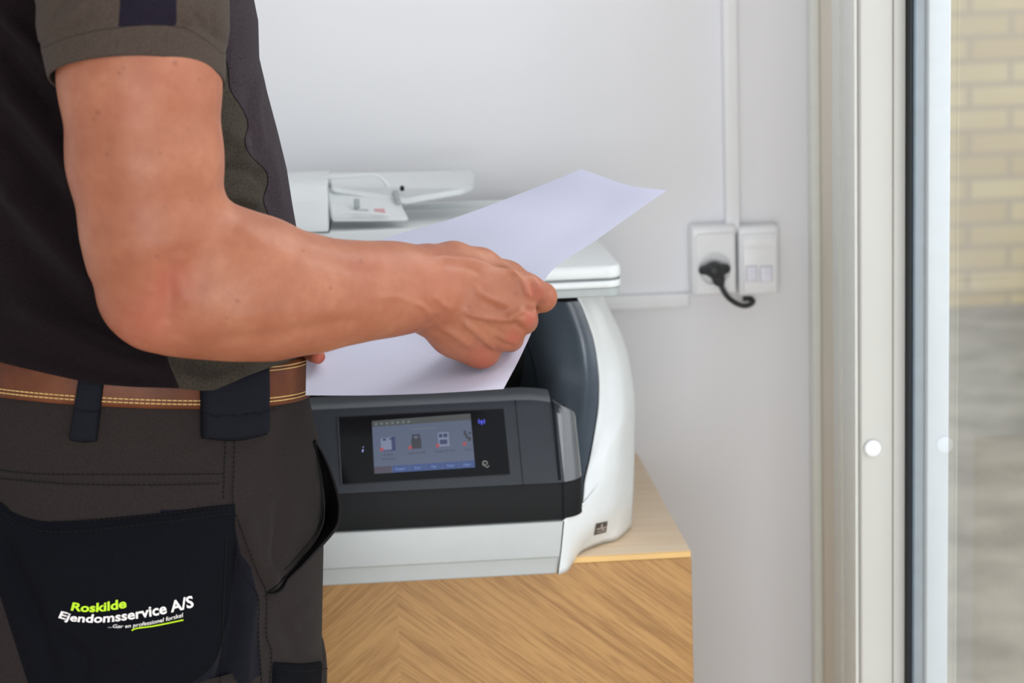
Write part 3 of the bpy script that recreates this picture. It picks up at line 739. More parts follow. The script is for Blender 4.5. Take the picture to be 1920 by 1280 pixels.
# ================================================================== sheet of paper
sheet_ctrl = [  # rows along the length: left edge ... right edge (px, py, Y)
    [(573, 741, -0.765), (690, 741, -0.785), (815, 737, -0.805), (944, 729, -0.828)],
    [(576, 660, -0.705), (700, 665, -0.725), (840, 668, -0.742), (978, 664, -0.758)],
    [(590, 580, -0.650), (715, 595, -0.680), (860, 608, -0.715), (1004, 602, -0.742)],
    [(625, 500, -0.600), (750, 525, -0.645), (890, 550, -0.700), (1012, 548, -0.738)],
    [(715, 449, -0.555), (820, 473, -0.600), (930, 503, -0.665), (1040, 502, -0.710)],
    [(850, 409, -0.545), (940, 425, -0.585), (1035, 450, -0.640), (1112, 454, -0.685)],
    [(972, 364, -0.520), (1045, 377, -0.560), (1120, 395, -0.605), (1185, 402, -0.650)],
    [(1090, 317, -0.530), (1133, 332, -0.555), (1183, 348, -0.590), (1250, 357, -0.630)]]
G = np.array([[P(*q) for q in r] for r in sheet_ctrl]); G = catmull(catmull(G, 90, 0), 40, 1)
sh = MB().grid(G).build('sheet_of_paper', PAPER, auto=None)
tag(sh, 'blank white sheet of copier paper curving up from the printer, held in both hands', 'paper')

# ================================================================== person
per = empty('person', (-0.2, -0.68, 0), 'person in dark work polo and trousers holding a paper sheet at the printer', 'person')
SKIN = Mat('skin', (200, 142, 116), 0.5, 0.4)
SKIN.b.inputs['Subsurface Weight'].default_value = 0.12; SKIN.b.inputs['Subsurface Radius'].default_value = (0.012, 0.004, 0.002); SKIN.b.inputs['Subsurface Scale'].default_value = 0.6
n1 = SKIN.noise(28, 4, 0.6); n2 = SKIN.noise(140, 3, 0.6); n3 = SKIN.noise(190, 1, 0.3)
c = SKIN.ramp(n1, [(0.3, (144, 84, 59)), (0.5, (153, 94, 68)), (0.7, (163, 106, 79))])
c = SKIN.mix(SKIN.math('MULTIPLY', step(SKIN, n2, 0.55, 0.12), 0.22), c, lin((140, 76, 52)))
c = SKIN.mix(SKIN.attr('blush'), c, lin((160, 76, 62)))
c = SKIN.mix(SKIN.attr('freckle'), c, lin((112, 62, 46)))
SKIN.color(c)
bmp = SKIN.node('ShaderNodeTexVoronoi'); bmp.inputs['Scale'].default_value = 900; SKIN.l.new(SKIN.coord(), bmp.inputs['Vector'])
SKIN.bump(SKIN.math('ADD', SKIN.math('MULTIPLY', bmp.outputs['Distance'], 0.5), SKIN.noise(420, 3)), 0.22, 0.0005)

def rpx(r, p): return r/ppm(p)
Fh = Field((-0.245, -0.955, 0.985), (0.135, -0.665, 1.345), 0.0014)
def ch(F_, pts, k=0.010, flat=None):
    Q = [P(x, y, Y) for x, y, r, Y in pts]; F_.chain(Q, [rpx(q[2], w_) for q, w_ in zip(pts, Q)], k, flat)
vy = (np.array([0, 1.0, 0.0]))
# upper arm
ch(Fh, [(250, -72, 118, -0.858), (256, -20, 142, -0.865), (260, 60, 147, -0.868), (262, 150, 147, -0.872), (272, 300, 141, -0.876), (287, 430, 130, -0.876), (300, 520, 108, -0.872)], 0.010)
# elbow: olecranon and condyles
ch(Fh, [(262, 500, 84, -0.874), (272, 566, 64, -0.876), (278, 612, 34, -0.876)], 0.016)
ch(Fh, [(262, 566, 62, -0.872), (330, 585, 78, -0.872)], 0.014)
# forearm
ch(Fh, [(322, 520, 112, -0.872), (390, 536, 124, -0.870), (450, 541, 126, -0.866), (520, 549, 117, -0.858), (600, 552, 98, -0.846), (680, 546, 85, -0.832), (740, 541, 79, -0.818), (800, 541, 76, -0.803)], 0.014, (vy, 0.86))
# bulge on the elbow crook side
ch(Fh, [(400, 450, 62, -0.874), (480, 480, 60, -0.866)], 0.02)
# hand: metacarpals
FL = (vy, 0.75)
ch(Fh, [(800, 510, 42, -0.802), (870, 520, 36, -0.800), (990, 542, 27, -0.792)], 0.010, FL)
ch(Fh, [(800, 535, 44, -0.802), (880, 552, 37, -0.803), (975, 592, 28, -0.798)], 0.010, FL)
ch(Fh, [(800, 560, 44, -0.800), (880, 588, 36, -0.802), (950, 626, 28, -0.795)], 0.010, FL)
ch(Fh, [(800, 575, 42, -0.797), (860, 612, 36, -0.797), (905, 654, 31, -0.785)], 0.010, FL)
ch(Fh, [(812, 594, 36, -0.788), (850, 622, 40, -0.780), (890, 650, 34, -0.775)], 0.012)
# knuckles and proximal phalanges turning away, then curled back under
ch(Fh, [(986, 541, 28, -0.789), (1016, 557, 27, -0.768)], 0.005)
ch(Fh, [(1016, 557, 27, -0.768), (1012, 560, 22, -0.742), (960, 566, 19, -0.732), (925, 562, 17, -0.742)], 0.004)
ch(Fh, [(975, 594, 30, -0.793), (982, 600, 25, -0.760), (975, 600, 22, -0.744), (920, 598, 19, -0.734), (892, 590, 17, -0.748)], 0.0045)
ch(Fh, [(950, 628, 30, -0.788), (956, 634, 24, -0.758), (946, 632, 21, -0.742), (896, 622, 18, -0.736), (876, 612, 16, -0.752)], 0.0045)
ch(Fh, [(906, 656, 32, -0.780), (914, 658, 23, -0.752), (902, 652, 19, -0.742), (868, 640, 16, -0.740), (852, 628, 15, -0.756)], 0.0045)
# thumb along the far top side, pressing the sheet
ch(Fh, [(806, 500, 38, -0.792), (850, 492, 35, -0.784), (900, 502, 33, -0.772), (952, 523, 29, -0.757), (990, 541, 22, -0.748), (1012, 552, 16, -0.745)], 0.010)
V, F = Fh.mesh(); V = relax(V, F, 3, 0.5)
N = normals(V, F)
if N[np.argmax(V[:, 2]), 2] < 0 and False: pass
top = np.argmax(V[:, 0])
if N[top, 0] < 0: F = F[:, ::-1]; N = -N
st = [([(886, 534), (900, 549), (918, 559), (936, 566), (952, 570)], 0.0011, 6),
      ([(930, 490), (950, 500), (966, 513), (980, 530), (988, 546), (996, 560)], 0.0017, 6),
      ([(870, 583), (890, 591), (920, 596), (946, 598), (960, 591), (974, 584), (988, 581)], 0.0019, 6),
      ([(868, 601), (890, 620), (912, 638), (932, 656)], 0.0016, 7),
      ([(822, 612), (850, 626), (872, 642), (890, 652)], 0.0010, 7),
      ([(776, 568), (794, 576), (810, 592)], 0.0010, 6), ([(812, 554), (830, 570), (846, 580)], 0.0008, 6),
      ([(700, 560), (740, 556), (776, 568)], 0.0006, 7), ([(812, 480), (850, 484), (890, 488), (925, 498)], 0.0009, 6),
      ([(826, 496), (870, 500), (905, 514)], -0.0007, 7),
      ([(905, 604), (930, 618), (948, 630)], -0.0008, 6), ([(900, 560), (935, 580), (955, 585)], -0.0007, 7),
      ([(997, 528), (1004, 552), (1000, 572)], -0.0016, 5), ([(1008, 530), (1018, 548), (1016, 566)], 0.0008, 6),
      ([(1028, 540), (1032, 556), (1028, 572)], -0.0007, 3.5), ([(985, 575), (1000, 580), (1010, 582)], -0.0022, 5),
      ([(960, 603), (972, 612), (990, 624)], -0.0016, 6), ([(928, 632), (944, 646), (968, 652)], -0.0014, 6),
      ([(952, 604), (966, 596), (985, 602)], 0.0010, 6),
      ([(780, 500), (790, 545), (786, 590)], -0.0007, 12), ([(797, 612), (812, 602), (820, 590)], -0.0008, 6),
      ([(312, 470), (314, 520), (316, 580), (308, 612)], -0.0015, 15), ([(286, 530), (278, 580), (280, 640)], 0.0012, 24),
      ([(336, 470), (342, 520), (350, 580)], 0.0012, 20), ([(400, 640), (500, 630), (600, 612), (690, 596)], -0.0012, 12),
      ([(420, 600), (520, 590), (640, 584)], 0.0010, 16), ([(440, 420), (500, 460), (560, 490)], 0.0012, 18),
      ([(560, 470), (640, 500), (720, 510)], -0.0008, 14),
      ([(200, 150), (190, 280), (210, 420)], -0.0012, 24), ([(330, 180), (340, 300), (350, 400)], -0.0010, 20)]
st = [(a_, b_*(1.3 if max(q[0] for q in a_) > 700 else 1.0), c_) for a_, b_, c_ in st]
V = stroke_displace(V, N, st)
px, py, _ = proj(V)
blush = np.zeros(len(V))
for bx, by, br, ba in ((282, 605, 58, 0.45), (318, 525, 40, 0.45), (1004, 545, 20, 0.5), (996, 598, 15, 0.75), (962, 632, 16, 0.6), (905, 672, 26, 0.45), (1030, 560, 14, 0.25), (830, 540, 60, 0.2), (235, 200, 40, 0.15), (330, 150, 60, 0.15), (700, 500, 60, 0.12)):
    blush += ba*np.exp(-((px-bx)**2+(py-by)**2)/br**2)
fr = np.zeros(len(V))
for bx, by, br in ((224, 137, 4), (231, 127, 3), (328, 118, 4), (374, 148, 2.5), (184, 211, 4), (176, 223, 3), (300, 287, 2.5), (353, 242, 2.5), (360, 375, 2.5), (445, 564, 3.5), (425, 596, 2.5), (295, 480, 2.5), (880, 575, 2.6), (966, 550, 2.6), (676, 490, 3), (310, 388, 2.5), (200, 290, 3), (568, 470, 2.5), (620, 540, 2.5)):
    fr += 0.75*np.exp(-((px-bx)**2+(py-by)**2)/br**2)
fineV, fineF, fb, ff = V, F, blush, fr
# rest of the body, coarser: shoulders, torso, left arm, neck, head, legs (inside the clothes or out of the frame)
Fb = Field((-0.42, -1.0, 0.0), (0.10, -0.34, 1.86), 0.009)
bc = lambda x, y, z: np.array([x, y, z])
Fb.chain([bc(-0.175, -0.68, 0.93), bc(-0.20, -0.68, 1.10), bc(-0.225, -0.68, 1.30), bc(-0.24, -0.68, 1.40)], [0.07, 0.09, 0.10, 0.10], 0.02)
Fb.chain([bc(-0.225, -0.81, 1.41), bc(-0.235, -0.68, 1.45), bc(-0.23, -0.55, 1.41)], [0.040, 0.055, 0.040], 0.02)
Fb.chain([bc(-0.235, -0.68, 1.45), bc(-0.215, -0.68, 1.56)], [0.062, 0.056], 0.02)
Fb.chain([P(258, -60, -0.862), bc(-0.200, -0.848, 1.39), bc(-0.222, -0.81, 1.41)], [0.048, 0.044, 0.040], 0.01)
Fb.ell(bc(-0.20, -0.68, 1.69), (0.098, 0.078, 0.115), 0.02); Fb.chain([bc(-0.165, -0.68, 1.625), bc(-0.135, -0.68, 1.60)], [0.05, 0.03], 0.02)
Fb.chain([bc(-0.105, -0.68, 1.68), bc(-0.088, -0.68, 1.655)], [0.010, 0.013], 0.012)
for sg in (-1, 1):
    Fb.ell(bc(-0.205, -0.68+sg*0.08, 1.675), (0.018, 0.008, 0.03), 0.004)
    Fb.chain([bc(-0.18, -0.68+sg*0.070, 0.93), bc(-0.165, -0.68+sg*0.085, 0.50), bc(-0.19, -0.68+sg*0.085, 0.10)], [0.058, 0.050, 0.035], 0.02)
Fb.chain([bc(-0.225, -0.55, 1.41), bc(-0.225, -0.515, 1.36), bc(-0.215, -0.485, 1.12)], [0.055, 0.050, 0.040], 0.02)
V2, F2 = Fb.mesh(); V2 = relax(V2, F2, 2)
N2 = normals(V2, F2)
if N2[np.argmax(V2[:, 2]), 2] < 0: F2 = F2[:, ::-1]
# left forearm and hand, mostly behind the belly
Fl = Field((-0.27, -0.77, 0.94), (0.02, -0.43, 1.18), 0.0024)
Fl.chain([bc(-0.215, -0.485, 1.13), bc(-0.205, -0.482, 1.085), bc(-0.15, -0.485, 1.065), P(490, 640, -0.530)], [0.040, 0.040, 0.034, 0.025], 0.012)
Lr = lambda pts, k=0.005: ch(Fl, pts, k)
Lr([(490, 640, 48, -0.530), (520, 648, 38, -0.550)]); Lr([(515, 645, 24, -0.560), (545, 652, 19, -0.605), (574, 660, 16, -0.690), (597, 669, 14, -0.738)])
for k_ in range(4):
    Lr([(518-k_*4, 652+k_*12, 22, -0.558), (548-k_*4, 676+k_*10, 17, -0.590), (574-k_*6, 698+k_*7, 15, -0.622), (590-k_*8, 712+k_*5, 13, -0.650)], 0.003)
V3, F3 = Fl.mesh(); V3 = relax(V3, F3, 2); N3 = normals(V3, F3)
if N3[np.argmax(V3[:, 0]), 0] < 0: F3 = F3[:, ::-1]
A = np.concatenate([fineV, V2, V3]); Ff = np.concatenate([fineF, F2+len(fineV), F3+len(fineV)+len(V2)])
body = obj('body', A, Ff, SKIN.m, per)
z_ = np.zeros(len(V2)); p3x, p3y, _ = proj(V3)
set_attr(body, 'blush', np.r_[np.clip(fb, 0, 1), z_, 0.8*np.exp(-((p3x-600)**2+(p3y-672)**2)/400)]); set_attr(body, 'freckle', np.r_[np.clip(ff, 0, 1), z_, np.zeros(len(V3))])
# short brown hair (out of the frame)
Fq = Field((-0.34, -0.80, 1.60), (-0.08, -0.56, 1.83), 0.008)
Fq.ell(bc(-0.212, -0.68, 1.715), (0.100, 0.084, 0.105), 0.01); Vh, Fh2 = Fq.mesh(); Vh = relax(Vh, Fh2, 1)
obj('hair', Vh, Fh2, plain('brown_hair', (70, 50, 36), 0.7, 0.3, 0.3, 0.2), per)

# ------------------------------------------------------------------ garments
def zat(X, Y, pyv):
    """height at which (X, Y, z) projects to pixel row pyv (a function of px or a number)"""
    X = np.asarray(X, float); Y = np.broadcast_to(Y, X.shape); z = np.full(X.shape, 1.05)
    for _ in range(12):
        px, py, dd = proj(np.stack([X, Y, z], 1)); t = pyv(px) if callable(pyv) else pyv
        z = z-(t-py)*dd/FPX
    return z
def interp_pts(pts):
    p = np.array(pts, float); return lambda v: np.interp(v, p[:, 0], p[:, 1])
def front_curve(pts, Y):
    q = np.array([P(x, y, Y) for x, y in pts]); q = q[np.argsort(q[:, 2])]; return lambda z: np.interp(z, q[:, 2], q[:, 0])
YT = -0.68
# theta samples: dense on the near side (sin<0)
def thetas(n_near, n_far): return np.r_[np.linspace(-pi, 0, n_near, endpoint=False), np.linspace(0, pi, n_far, endpoint=False)]
def loft(TH, zs_fn, prof, nrow, ex=2.3):
    """TH angles; zs_fn(th array, t, X, Y) ; prof(z)->(xf, xb, b)"""
    rows = []
    for t in np.linspace(0, 1, nrow):
        z = zs_fn(TH, t, None)
        for _ in range(3):
            xf, xb, b = prof(z); cx = (xf+xb)/2; a = (xf-xb)/2
            c, s = np.cos(TH), np.sin(TH)
            X = cx+a*np.sign(c)*np.abs(c)**(2/ex); Y = YT+b*np.sign(s)*np.abs(s)**(2/ex)
            z = zs_fn(TH, t, (X, Y))
        rows.append(np.stack([X, Y, z], 1))
    return np.array(rows)
def closed_grid(G):
    n, m = G.shape[:2]; F = []
    i, j = np.meshgrid(np.arange(n-1), np.arange(m), indexing='ij'); j2 = (j+1) % m
    F = np.stack([i*m+j, i*m+j2, (i+1)*m+j2, (i+1)*m+j], -1).reshape(-1, 4)
    return G.reshape(-1, 3), F
def fabric(name, cols, rough=0.95):
    m = Mat(name, (60, 55, 50), rough, 0.05); m.b.inputs['Sheen Weight'].default_value = 0.03; m.b.inputs['Sheen Roughness'].default_value = 0.5
    return m
def knit(m, col, amt=0.35):
    """cloth colour with fine heathered fibres"""
    a = m.noise(1500, 2, 0.6); b = m.noise(60, 3)
    lo = tuple(c*(1-amt) for c in col); hi = tuple(min(255, c*(1+amt)) for c in col)
    c1 = m.ramp(a, [(0.35, lo), (0.65, hi)]); return m.mix(m.math('MULTIPLY', b, 0.12), c1, lin(lo))

# ---- shirt
sf = front_curve([(470, -60), (475, 0), (483, 40), (485, 110), (500, 175), (520, 250), (537, 320), (548, 390), (557, 440), (566, 520), (569, 600), (569, 670), (572, 720)], YT)
def shirt_prof(z):
    xf = sf(z); sh_ = np.clip((z-1.39)/0.13, 0, 1)
    xb = xf-np.interp(z, [0.95, 1.0, 1.1, 1.25, 1.4], [0.268, 0.262, 0.262, 0.285, 0.27])
    b = np.interp(z, [0.96, 1.02, 1.10, 1.20, 1.35, 1.42], [0.158, 0.156, 0.142, 0.140, 0.150, 0.15])
    fl_ = np.interp(z, [0.95, 1.0, 1.04, 1.10], [0.016, 0.015, 0.011, 0.0]); xb = xb-fl_; b = b+fl_
    xf = xf+0.4*fl_; cx = (xf+xb)/2; k = 1-0.55*sh_**1.5
    return cx+(xf-cx)*k-0.01*sh_, cx+(xb-cx)*k-0.01*sh_, b*(1-0.5*sh_**1.5)
hem = interp_pts([(-300, 655), (-60, 665), (0, 679), (44, 690), (100, 703), (151, 714), (198, 721), (260, 725), (336, 728), (372, 732), (396, 731), (430, 716), (460, 703), (490, 692), (537, 679), (567, 666), (600, 664)])
TH = thetas(420, 120)
def shirt_z(th, t, XY):
    if XY is None: return np.full(len(th), 1.0+0.5*t)
    X, Y = XY; zb = zat(X, Y, hem); far = Y > YT
    zb = np.where(far, 0.99, zb); w_ = np.clip((Y-YT)/0.05, 0, 1); zb = zat(X, np.minimum(Y, YT), hem)*(1-w_)+0.992*w_
    return zb+(1.52-zb)*t
G = loft(TH, shirt_z, shirt_prof, 260)
V, F = closed_grid(G); N = normals(V, F)
if N[np.argmax(V[:, 0]), 0] < 0: F = F[:, ::-1]; N = -N
ss = [([(410, 330), (430, 318), (470, 322), (500, 335)], -0.0035, 14), ([(418, 250), (445, 262), (462, 285)], 0.003, 16), ([(410, 370), (450, 372), (490, 385)], 0.003, 14),
      ([(495, 130), (480, 200), (492, 280)], 0.0022, 10), ([(470, 150), (468, 220), (490, 320), (515, 400)], -0.0015, 12), ([(505, 260), (520, 330), (530, 400)], 0.0012, 8),
      ([(0, 20), (60, 80), (110, 140)], 0.006, 16), ([(0, 150), (60, 220), (120, 300), (150, 360)], 0.007, 20), ([(0, 330), (60, 400), (130, 480), (200, 560)], 0.007, 24),
      ([(0, 90), (50, 150), (110, 220)], -0.006, 18), ([(0, 240), (60, 310), (130, 400)], -0.006, 20), ([(0, 430), (80, 510), (180, 600), (280, 660)], -0.005, 24),
      ([(20, 560), (120, 620), (220, 668), (320, 690)], 0.005, 22), ([(-20, 640), (60, 655), (180, 690), (300, 712)], -0.002, 14),
      ([(330, 700), (380, 715), (430, 700), (500, 676)], 0.004, 14), ([(345, 670), (400, 690), (450, 682)], -0.003, 14), ([(310, 655), (320, 690), (335, 722)], 0.0025, 7),
      ([(420, 60), (424, 110), (432, 170)], -0.002, 8), ([(350, 720), (400, 727), (460, 700), (530, 678)], 0.002, 5)]
V = stroke_displace(V, N, [(a_, b_*1.35, c_) for a_, b_, c_ in ss])
px, py, _ = proj(V)
fs = [(415, -60), (415, 0), (416, 77), (427, 128), (432, 168), (453, 202), (465, 232), (459, 265), (470, 292), (497, 319), (502, 343), (494, 376), (507, 413), (512, 440), (526, 480), (524, 520), (540, 570), (536, 620), (548, 668), (548, 700)]
fsm = smoothline(fs)
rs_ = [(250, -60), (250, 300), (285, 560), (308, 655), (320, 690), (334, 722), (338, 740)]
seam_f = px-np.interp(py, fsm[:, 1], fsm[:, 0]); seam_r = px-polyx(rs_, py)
SH = fabric('work_polo_cloth', None)
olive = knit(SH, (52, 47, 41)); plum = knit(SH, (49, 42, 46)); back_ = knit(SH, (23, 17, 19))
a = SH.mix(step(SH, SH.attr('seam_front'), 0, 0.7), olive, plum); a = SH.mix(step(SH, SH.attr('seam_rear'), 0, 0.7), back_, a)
ab = SH.math('SUBTRACT', 1.0, step(SH, SH.math('ABSOLUTE', SH.attr('seam_front')), 1.3, 0.5)); a = SH.mix(ab, a, lin((14, 12, 13)))
ab = SH.math('SUBTRACT', 1.0, step(SH, SH.math('ABSOLUTE', SH.attr('seam_rear')), 0.9, 0.5)); a = SH.mix(SH.math('MULTIPLY', ab, 0.8), a, lin((20, 17, 18)))
SH.color(a).bump(SH.noise(1300, 2), 0.3, 0.0006)
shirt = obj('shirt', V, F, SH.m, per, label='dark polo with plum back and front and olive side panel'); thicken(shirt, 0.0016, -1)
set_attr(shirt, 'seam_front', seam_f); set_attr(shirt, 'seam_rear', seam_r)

# ---- sleeves
def sleeve(name, near=True):
    TH = np.linspace(-pi, pi, 200, endpoint=False); rows = []
    zt = 1.475
    for t in np.linspace(0, 1, 90):
        th = TH
        if near:
            # rim: high on the near side, low at both silhouettes
            ax0 = P(261, 148, -0.872); r0 = 0.0576
            dz = 0.0195*np.clip(-np.sin(th), -1, 1)
            zr = ax0[2]+dz-0.002-0.0025*np.cos(th)+0.003*np.clip(-np.sin(th), 0, 1)*np.cos(th)
            z = zr+(zt-zr)*t
            cxx = np.interp(z, [1.20, 1.26, 1.29, 1.40, 1.475], [ax0[0], P(249, 80, -0.87)[0], P(251, 0, -0.865)[0], -0.200, -0.225])
            cyy = np.interp(z, [1.20, 1.29, 1.40, 1.475], [-0.872, -0.866, -0.842, -0.775])
            u = (z-zr)
            cuff = 0.0235
            rr = np.interp(u, [0, 0.002, cuff-0.002, cuff, cuff+0.003, cuff+0.012, 0.06, 0.16, 0.20, 0.235], [r0+0.0006, r0+0.0012, r0+0.0034, r0+0.0030, r0+0.0052, r0+0.0066, r0+0.006, 0.067, 0.062, 0.035])
            X = cxx+rr*np.cos(th); Y = cyy+rr*np.sin(th)
        else:
            z = 1.21+(zt-1.21)*t+0*th; rr = np.interp(z, [1.2, 1.3, 1.4, 1.45], [0.056, 0.064, 0.064, 0.03])
            X = np.interp(z, [1.2, 1.45], [-0.218, -0.225])+rr*np.cos(th); Y = np.interp(z, [1.2, 1.35, 1.45], [-0.492, -0.50, -0.55])+rr*np.sin(th)
        rows.append(np.stack([X, Y, z], 1))
    G = np.array(rows); V, F = closed_grid(G); N = normals(V, F)
    if N[np.argmax(V[:, 0]), 0] < 0: F = F[:, ::-1]; N = -N
    if near:
        st = [([(92, 40), (112, 10), (130, -20)], -0.0022, 6), ([(110, 50), (145, 20), (170, -10)], 0.0022, 8), ([(130, 56), (150, 40), (175, 20)], -0.0015, 6),
              ([(360, 20), (375, 40), (392, 62)], -0.002, 6), ([(345, 45), (365, 20), (385, -10)], 0.002, 7), ([(400, 20), (398, 50), (405, 72)], -0.0018, 6), ([(312, 30), (316, 46)], -0.001, 5),
              ([(180, 45), (185, 10), (180, -20)], 0.001, 14)]
        V = stroke_displace(V, N, st)
    m = fabric('sleeve_cloth', None); px, py, _ = proj(V)
    o = obj(name, V, F, None, per)
    if near:
        cufft = smoothline([(80, 90), (97, 82), (120, 73), (151, 64), (190, 56), (235, 50), (292, 47), (343, 52), (372, 66), (400, 86), (415, 100)])
        cl = py-np.interp(px, cufft[:, 0], cufft[:, 1]); patch = np.minimum(np.minimum(px-(222+0.06*(50-py)), 331-px), -cl)
        nearf = (N[:, 1] < 0.3)
        set_attr(o, 'cuff_line', np.where(nearf, cl, 50)); set_attr(o, 'patch', np.where(nearf, patch, -50))
        c = knit(m, (68, 59, 53), 0.18); c2 = knit(m, (30, 26, 36), 0.2)
        c = m.mix(step(m, m.attr('patch'), 0, 0.7), c, c2)
        ab = m.math('SUBTRACT', 1.0, step(m, m.math('ABSOLUTE', m.attr('cuff_line')), 1.0, 0.6)); c = m.mix(m.math('MULTIPLY', ab, 0.7), c, lin((34, 30, 28)))
        m.color(c)
    else: m.color(knit(m, (88, 80, 72), 0.2))
    m.bump(m.noise(1500, 2), 0.2, 0.0004); o.data.materials.append(m.m); thicken(o, 0.0014, -1 if near else 0); return o
slv = sleeve('sleeve', True); slv['label'] = 'olive short sleeve with a dark navy patch and a broad cuff'
sleeve('sleeve', False)

# ---- trousers
def beltz(X, Y): return 0.9024-0.1045*np.asarray(X)-0.0991*np.asarray(Y)
tf = front_curve([(566, 640), (572, 700), (577, 742), (584, 775), (594, 815), (600, 850), (606, 900), (608, 960), (607, 1000), (605, 1100), (603, 1200), (604, 1240), (605, 1290), (600, 1400)], YT)
def tr_prof(z):
    xf = tf(z)-np.interp(z, [0.69, 0.732], [0.03, 0]); xb = xf+np.interp(z, [0.69, 0.732], [0.06, 0])-np.interp(z, [0.70, 0.85, 0.93, 1.0, 1.06], [0.275, 0.315, 0.30, 0.272, 0.26])
    b = np.interp(z, [0.70, 0.80, 0.90, 0.975, 1.03], [0.170, 0.170, 0.165, 0.152, 0.150]); return xf, xb, b
THt = thetas(460, 110)
def tr_z(th, t, XY):
    if XY is None: return np.full(len(th), 0.74+0.3*t)
    zt = beltz(*XY)+0.012; return 0.69+(zt-0.69)*t
G = loft(THt, tr_z, tr_prof, 300, 2.25)
V, F = closed_grid(G); N = normals(V, F)
if N[np.argmax(V[:, 0]), 0] < 0: F = F[:, ::-1]; N = -N
yoke = [(-20, 890), (75, 898), (150, 900), (300, 901), (425, 897)]
side1 = [(430, 822), (428, 880), (430, 945), (446, 1000), (470, 1060), (494, 1115), (494, 1190), (502, 1230), (500, 1300)]
ts = [(yoke, -0.0008, 7), (side1, -0.0010, 8), ([(439, 826), (437, 942)], 0.0004, 3),
      ([(455, 960), (480, 1040), (520, 1110)], 0.004, 18), ([(530, 930), (520, 1010), (500, 1080)], -0.003, 16), ([(505, 980), (500, 1040), (510, 1090)], 0.0025, 12),
      ([(560, 1130), (590, 1160), (600, 1220)], 0.0025, 18), ([(520, 1150), (545, 1200), (560, 1240)], -0.002, 16), ([(590, 1150), (560, 1180)], -0.001, 10),
      ([(250, 790), (300, 860), (400, 870)], -0.001, 24), ([(590, 880), (592, 960), (570, 1030)], 0.002, 12),
      ([(445, 1020), (445, 1120), (430, 1220), (410, 1290)], -0.006, 14), ([(470, 1120), (460, 1200), (455, 1290)], 0.0035, 16),
      ([(0, 1000), (60, 1120), (110, 1290)], -0.003, 20), ([(120, 780), (180, 840)], 0.001, 14)]
V = stroke_displace(V, N, [(a_, b_*1.45 if abs(b_) > 0.0012 else b_, c_) for a_, b_, c_ in ts])
px, py, _ = proj(V)
TM = fabric('work_trouser_cloth', None)
main = knit(TM, (41, 36, 35), 0.14); navy = knit(TM, (22, 22, 29), 0.2)
sidepx = px-polyx([(430, 940), (452, 1040), (470, 1062), (484, 1122), (484, 1194), (491, 1290), (491, 1400)], py)
zone = np.minimum(-sidepx, py-955); zone = np.minimum(zone, px-300)
set_ = zone
c = TM.mix(step(TM, TM.attr('navy_zone'), 0, 0.7), main, navy)
TM.color(c).bump(TM.noise(1100, 2), 0.25, 0.0005)
# legs below the hips, one tube each, inside the same garment
VV = [V]; FF = [F]; off = len(V)
for sg in (-1, 1):
    rows = []
    for z, x, a_, b_ in ((0.80, -0.185, 0.085, 0.078), (0.74, -0.190, 0.120, 0.083), (0.66, -0.185, 0.112, 0.082), (0.56, -0.172, 0.098, 0.080), (0.45, -0.160, 0.085, 0.072), (0.25, -0.180, 0.078, 0.066), (0.08, -0.185, 0.080, 0.066), (0.03, -0.18, 0.082, 0.068)):
        q = np.linspace(-pi, pi, 60, endpoint=False); rows.append(np.stack([x+a_*np.cos(q), -0.68+sg*0.086+b_*np.sin(q), np.full(60, z)], 1))
    g = catmull(np.array(rows), 50, 0); v, f = closed_grid(g); n_ = normals(v, f)
    if n_[np.argmax(v[:, 0]), 0] < 0: f = f[:, ::-1]
    VV.append(v); FF.append(f+off); off += len(v)
trs = obj('trousers', np.concatenate(VV), np.concatenate(FF), TM.m, per, label='dark grey-brown work trousers')
set_attr(trs, 'navy_zone', np.r_[zone, np.full(off-len(V), -50.0)]); thicken(trs, 0.0016, -1)
tb = bvh_of(trs)
for sg in (-1, 1):
    Fs = Field((-0.32, -0.68+sg*0.086-0.07, 0), (0.06, -0.68+sg*0.086+0.07, 0.14), 0.005)
    Fs.chain([bc(-0.23, -0.68+sg*0.086, 0.045), bc(-0.10, -0.68+sg*0.09, 0.04), bc(0.0, -0.68+sg*0.095, 0.034)], [0.042, 0.043, 0.030], 0.02, (np.array([0, 0, 1.0]), 0.8))
    Fs.chain([bc(-0.215, -0.68+sg*0.086, 0.05), bc(-0.20, -0.68+sg*0.086, 0.10)], [0.042, 0.045], 0.02)
    v, f = Fs.mesh(); v[:, 2] = np.maximum(v[:, 2], 0.001); obj('shoe', relax(v, f, 2), f, plain('black_shoe_leather', (30, 29, 28), 0.5), per)

# ---- belt
LEA = Mat('brown_belt_leather', (96, 50, 25), 0.5, 0.3)
c = LEA.ramp(LEA.noise(26, 4, 0.6), [(0.3, (76, 36, 16)), (0.55, (98, 51, 25)), (0.75, (114, 64, 36))]); c = LEA.mix(LEA.math('MULTIPLY', LEA.noise(300, 3), 0.25), c, lin((60, 28, 13)))
LEA.color(c).bump(LEA.noise(500, 3), 0.15, 0.0004)
q = np.linspace(-pi, pi, 260, endpoint=False); rows = []; BH = 0.0345
def ring(q, dz, dr):
    z = np.full(len(q), 1.0); X = Y = None
    for _ in range(5):
        xf, xb, b = tr_prof(z-0.0); cx = (xf+xb)/2; a_ = (xf-xb)/2+dr; b = b+dr; c, s = np.cos(q), np.sin(q); ex = 2.25
        X = cx+a_*np.sign(c)*np.abs(c)**(2/ex); Y = YT+b*np.sign(s)*np.abs(s)**(2/ex); z = beltz(X, Y)+dz
    return np.stack([X, Y, z], 1)
prof = [(0.0, 0.0012), (0.0006, 0.0034), (0.004, 0.0046), (BH-0.004, 0.0046), (BH-0.0006, 0.0034), (BH, 0.0012)]
